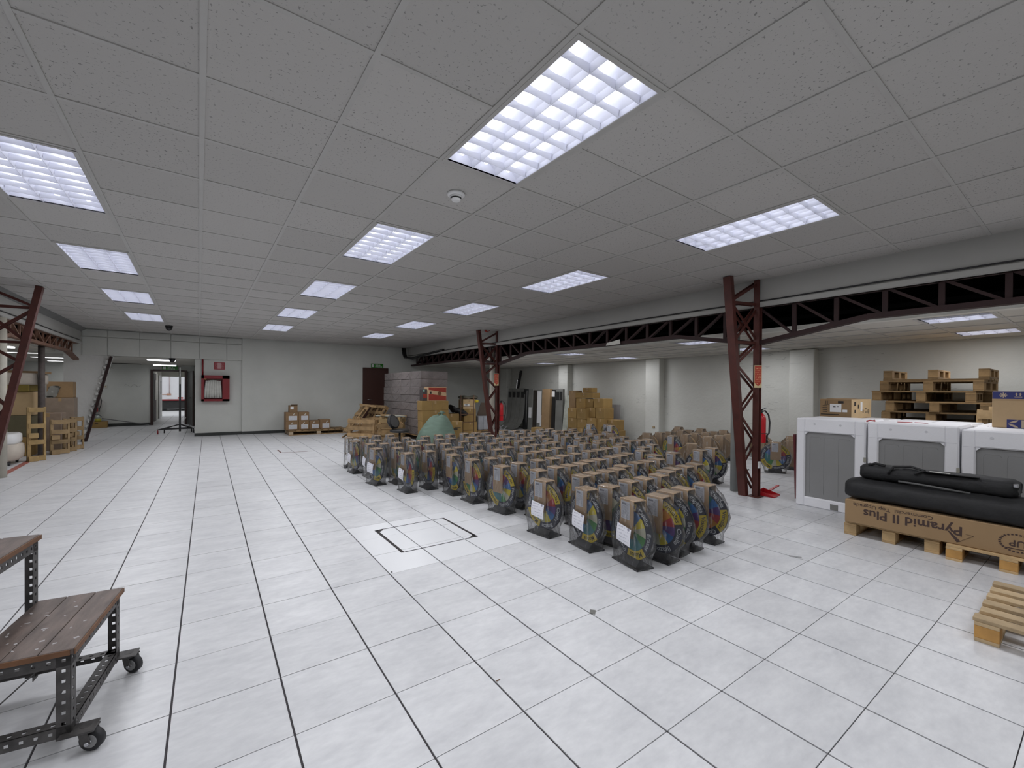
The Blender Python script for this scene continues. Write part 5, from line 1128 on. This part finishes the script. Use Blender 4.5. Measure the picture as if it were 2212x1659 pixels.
# things on the passage wall
def onw(px, py, y=18.18): return ony(px, py, y)
for k, (px, py) in enumerate(((217, 835), (228, 835))):
    p = onw(px, py); o = solid('wall_socket', MB().box((p.x, 18.19, p.z), (.085, .02, .12), bev=.004), offwhite, 'pale socket plate on the passage wall, ' + ('left one of the pair' if k == 0 else 'right one of the pair'), 'socket', group='socket plates on the passage wall')
    part('outlet', MB().box((p.x, 18.178, p.z), (.04, .006, .05)), mat('outlet_tan', (0.42, 0.34, 0.22), 0.5), o)
p = onw(208, 890); extinguisher('red fire extinguisher behind the leaning strut at the passage wall', (p.x - .03, 18.10, .52), .085, .50, 0)
pc = carton('open tan carton on the passage floor under the extinguisher', (onz(223, 919).x, 17.85, 0), (.52, .36, .20), .05, card_oc, None, 'none'); part('slot', MB().box((0, -.182, .15), (.08, .002, .02)), ink, pc)
sp = thing('spray_bottle', 'plastic spray bottle standing on the passage carton', 'bottle', (pc.location.x + .02, 17.83, .2015))
part('body', MB().tube([(0, 0, 0), (0, 0, .08), (0, 0, .11)], [.085, .085, .07], 16), bottle, sp); part('shoulder', MB().tube([(0, 0, .11), (0, 0, .17), (0, 0, .21)], [.07, .055, .025], 16), mat('clear_pale', (0.5, 0.54, 0.5), 0.2), sp); part('sprayer', MB().box((-.02, 0, .235), (.12, .03, .04)).bar((.03, 0, .22), (.09, 0, .16), .02, .02), mat('sprayer_grey', (0.12, 0.14, 0.14), 0.5), sp)
solid('dark_box', MB().box((pc.location.x - .40, 17.85, .13), (.26, .34, .26), bev=.006), black, 'black box on the passage floor left of the tan carton', 'box')
ra = onw(245, 905); solid('leaning_rod', MB().bar((pc.location.x + .1, 17.95, .30), (dx0 - .10, 18.02, .03), .03, .03), mat('rod_grey', (0.16, 0.16, 0.16), 0.5), 'grey rod lying from the passage carton to the door frame', 'rod')
p = onw(286, 833); wm = MB()
for k in range(10): wm.bar((p.x - .22 + k * .045, 18.194, p.z + .05 * math.sin(k * 1.3)), (p.x - .22 + (k + 1) * .045, 18.194, p.z + .05 * math.sin((k + 1) * 1.3)), .012, .004)
part('scuff_mark', wm, mat('scuff_grey', (0.33, 0.33, 0.32), 0.8), bpy.data.objects['wall_passage'])
p0 = onz(300, 787, 2.165); part('open_hatch_shade', MB().box((-2.15, 17.6, 2.166), (.75, .35, .006)), dark, bpy.data.objects['ceiling_passage']); part('hanging_tile', MB().box((-2.65, 17.4, 2.09), (.40, .30, .012), 0, (0, .55, 0)), ceil_bay, bpy.data.objects['ceiling_passage'])  # hatch opening is a flat plate with its shade put into the colour
# folding display stand in front of the open door
ds = thing('rolling_stand', 'black folding rolling stand before the open passage door', 'stand', (-.58, 14.35, 0), .10)
part('mast', MB().box((.02, 0, .95), (.05, .05, 1.80)), black, ds); part('sleeve', MB().box((.02, -.03, 1.72), (.03, .02, .50)), mat('stand_pale', (0.35, 0.35, 0.33), 0.5), ds)
for a, b in (((-.50, -.12), (.02, 0)), ((.34, -.14), (.02, 0)), ((-.34, .22), (.02, .1)), ((.32, .24), (.02, .1))):
    lgp = part('foot', MB().bar((a[0], a[1], .13), (b[0], b[1], .26), .028, .028), black, ds)
    part('castor', MB().cyl((a[0], a[1], .05), .05, .03, 12, axis='x').box((a[0], a[1], .10), (.02, .02, .08)), redcab if a[0] == -.50 else black, lgp)
part('crossbar', MB().bar((-.50, -.12, .135), (.34, -.14, .135), .025, .025).bar((-.34, .22, .135), (.32, .24, .135), .025, .025), black, ds)
part('lever', MB().bar((.10, -.05, .32), (.16, -.05, .48), .03, .02), mat('stand_pale', (0.35, 0.35, 0.33), 0.5), ds)
# ------------------------------------------------------------------ trailer in the yard, seen through the two doors
def onyard(px, py, y=30.0): return ony(px, py, y)
zb = onyard(370, 863).z
tr = thing('lorry_trailer', 'white lorry trailer with a red and white marker strip outside the doors', 'trailer', (0, 30, 0))
part('body', MB().box((-1.0, 1.25, zb + 1.35), (12, 2.5, 2.7)), truckw, tr)
part('side_rail', MB().box((-1.0, -.01, zb - .03), (12, .06, .08)), redcab, tr)
for k in range(24):
    part('marker', MB().box((-6.7 + k * .5, -.012, zb + .09), (.25, .012, .07)), redpl if k % 2 else white, tr)
part('underside_shade', MB().box((-1.0, 1.2, (zb + .12) / 2 - .02), (12, 2.2, zb - .12)), metaldk, tr)  # solid dark block stands for the shade beneath the trailer
for x in (-3.2, -2.1, .4, 1.6): part('road_wheel', MB().cyl((x, .3, .43), .43, .28, 24, axis='y'), blackrub, tr)
pp = onyard(365, 852, 29.95); part('lock_lever', MB().box((pp.x, -.03, pp.z), (.18, .04, .10)).box((pp.x - .2, -.03, pp.z), (.22, .03, .03)), mat('lock_orange', (0.5, 0.25, 0.15), 0.5), tr)
part('door_bar', MB().cyl((pp.x + .02, -.03, zb + 1.1), .018, 1.6, 8), mat('bar_pale', (0.5, 0.42, 0.42), 0.5), tr)
# ------------------------------------------------------------------ step trolley of slotted angle in the near left corner
ct = thing('step_trolley', 'low step trolley of slotted steel angle with wooden treads on castors', 'trolley', (-.287, .355, 0), -.131)
def flange(mb, p0, p1, wdir, w, t, nrm, pitch=.036, hole=.012):
    """perforated strip: two edge strips and the webs between the slots"""
    p0, p1, wdir, nrm = Vector(p0), Vector(p1), Vector(wdir).normalized(), Vector(nrm).normalized(); d = p1 - p0; L = d.length; d.normalize(); e = (w - hole) / 2
    R = Matrix((d, wdir, nrm)).transposed()
    def bx(c0, l, wc, ww): mb.box(p0 + d * (c0 + l / 2) + wdir * (wc + ww / 2) + nrm * (t / 2), (l, ww, t), 0, R)
    bx(0, L, 0, e); bx(0, L, w - e, e); n = max(1, int(L / pitch)); st = L / n
    for k in range(n + 1): bx(max(0, k * st - (st - hole) / 2), (st - hole) if 0 < k < n else (st - hole) / 2, e, hole)
def angle(name, p0, p1, a, b, w=.042, t=.0028):
    mb = MB(); flange(mb, p0, p1, a, w, t, b); flange(mb, p0, p1, b, w, t, a); part(name, mb, steel_gy, ct)
L_, D1, D2, ZT, ZU, Z0_ = .525, .285, .36, .405, .705, .072
X = (1, 0, 0); nX = (-1, 0, 0); Yp = (0, 1, 0); nY = (0, -1, 0); Zp = (0, 0, 1); nZ = (0, 0, -1)
angle('leg', (0, 0, Z0_), (0, 0, ZT - .02), nX, Yp); angle('leg', (0, L_, Z0_), (0, L_, ZT - .02), nX, nY)
angle('leg', (-D1 + .004, L_, Z0_), (-D1 + .004, L_, ZU - .02), nX, nY); angle('leg', (-D1 + .004, 0, Z0_), (-D1 + .004, 0, ZU - .02), nX, Yp)
angle('leg', (-D1 - D2, 0, Z0_), (-D1 - D2, 0, ZU - .02), X, Yp); angle('leg', (-D1 - D2, L_, Z0_), (-D1 - D2, L_, ZU - .02), X, nY)
angle('rail', (0, 0, ZT - .02), (0, L_, ZT - .02), nZ, nX); angle('rail', (0, 0, Z0_ + .05), (0, L_, Z0_ + .05), nZ, nX)
for y, s in ((0, Yp), (L_, nY)):
    angle('rail', (0, y, ZT - .02), (-D1, y, ZT - .02), nZ, s); angle('rail', (0, y, Z0_ + .05), (-D1 - D2, y, Z0_ + .05), nZ, s); angle('rail', (-D1, y, ZU - .02), (-D1 - D2, y, ZU - .02), nZ, s)
    angle('brace', (-.09, y, ZT - .06), (-.31, y, Z0_ + .06), (-.78, 0, -.6), s)
angle('rail', (-D1 + .004, 0, ZU - .02), (-D1 + .004, L_, ZU - .02), nZ, nX); angle('rail', (-D1 - D2, 0, Z0_ + .05), (-D1 - D2, L_, Z0_ + .05), nZ, X)
for k in range(3):
    w_ = (D1 + .012) / 3; tb = part('tread_board', MB().box((.012 - w_ * (k + .5), L_ / 2, ZT - .008), (w_ - .0025, L_ + .02, .022), bev=.002), plank, ct)
part('tread_edge', MB().box((.0135, L_ / 2, ZT - .009), (.004, L_ + .022, .019)).box((-D1 / 2, -.0115, ZT - .009), (D1, .004, .019)), plank_e, ct)
for k in range(3):
    w_ = D2 / 3; part('tread_board', MB().box((-D1 + .008 - w_ * (k + .5), L_ / 2, ZU - .008), (w_ - .0025, L_ + .02, .022), bev=.002), plank, ct)
part('tread_edge', MB().box((-D1 + .0105, L_ / 2, ZU - .009), (.004, L_ + .022, .019)), plank_e, ct)
sc_ = MB(); rs = random.Random(9)
for k in range(22): sc_.box((rs.uniform(-.26, -.01), rs.uniform(.02, .5), ZT + .0032), (rs.uniform(.004, .02), rs.uniform(.003, .012), .0008), 0, (0, 0, rs.uniform(0, 3)))
part('paint_spatter', sc_, mat('spatter_pale', (0.42, 0.40, 0.40), 0.7), ct, kind='stuff')
def castor(x, y, rz):
    c = part('castor', MB().box((0, 0, .082), (.055, .06, .006)).box((.026, .012, .060), (.004, .030, .05), 0, (.25, 0, 0)).box((-.026, .012, .060), (.004, .030, .05), 0, (.25, 0, 0)).cyl((0, 0, .084), .018, .02, 12), chrome if False else steel_gy, ct, loc=(x, y, 0), rot=rz)
    part('wheel', MB().tube([(-.014, .022, .040), (-.010, .022, .040), (.010, .022, .040), (.014, .022, .040)], [.034, .040, .040, .034], 20), blackrub, c); part('hub', MB().cyl((0, .022, .040), .024, .034, 16, axis='x'), mat('hub_grey', (0.30, 0.30, 0.30), 0.5), c); part('axle', MB().cyl((0, .022, .040), .007, .064, 8, axis='x'), chrome, c)
castor(.035, .02, -1.9); castor(.035, L_ + .0, -2.1); castor(-D1 - D2 + .03, .02, 1.4); castor(-D1 - D2 + .03, L_ - .03, 1.2)
part('castor_plate', MB().box((.02, .01, Z0_ + .018), (.10, .07, .006)).box((.02, L_ - .01, Z0_ + .018), (.10, .07, .006)), steel_gy, ct)
# small litter on the near floor
for k, (px, py) in enumerate(((1076, 1470), (1280, 1322), (846, 1236), (1718, 1203))):
    p = onz(px, py); nm_ = ('bit of brown thread on a near floor tile', 'grey paper scrap at a tile corner near the picture middle', 'small dark crumb on a floor tile left of the hatch', 'dark smear on the floor left of the pallets')[k]
    solid('floor_litter', MB().box((p.x, p.y, .0012), ((.02, .05, .012, .09)[k], (.006, .035, .012, .03)[k], .0022), 0, (0, 0, .7 * k)), (steel_br, metalgy, ink, mat('smear_grey', (0.3, 0.3, 0.3), 0.8))[k], nm_, 'litter')
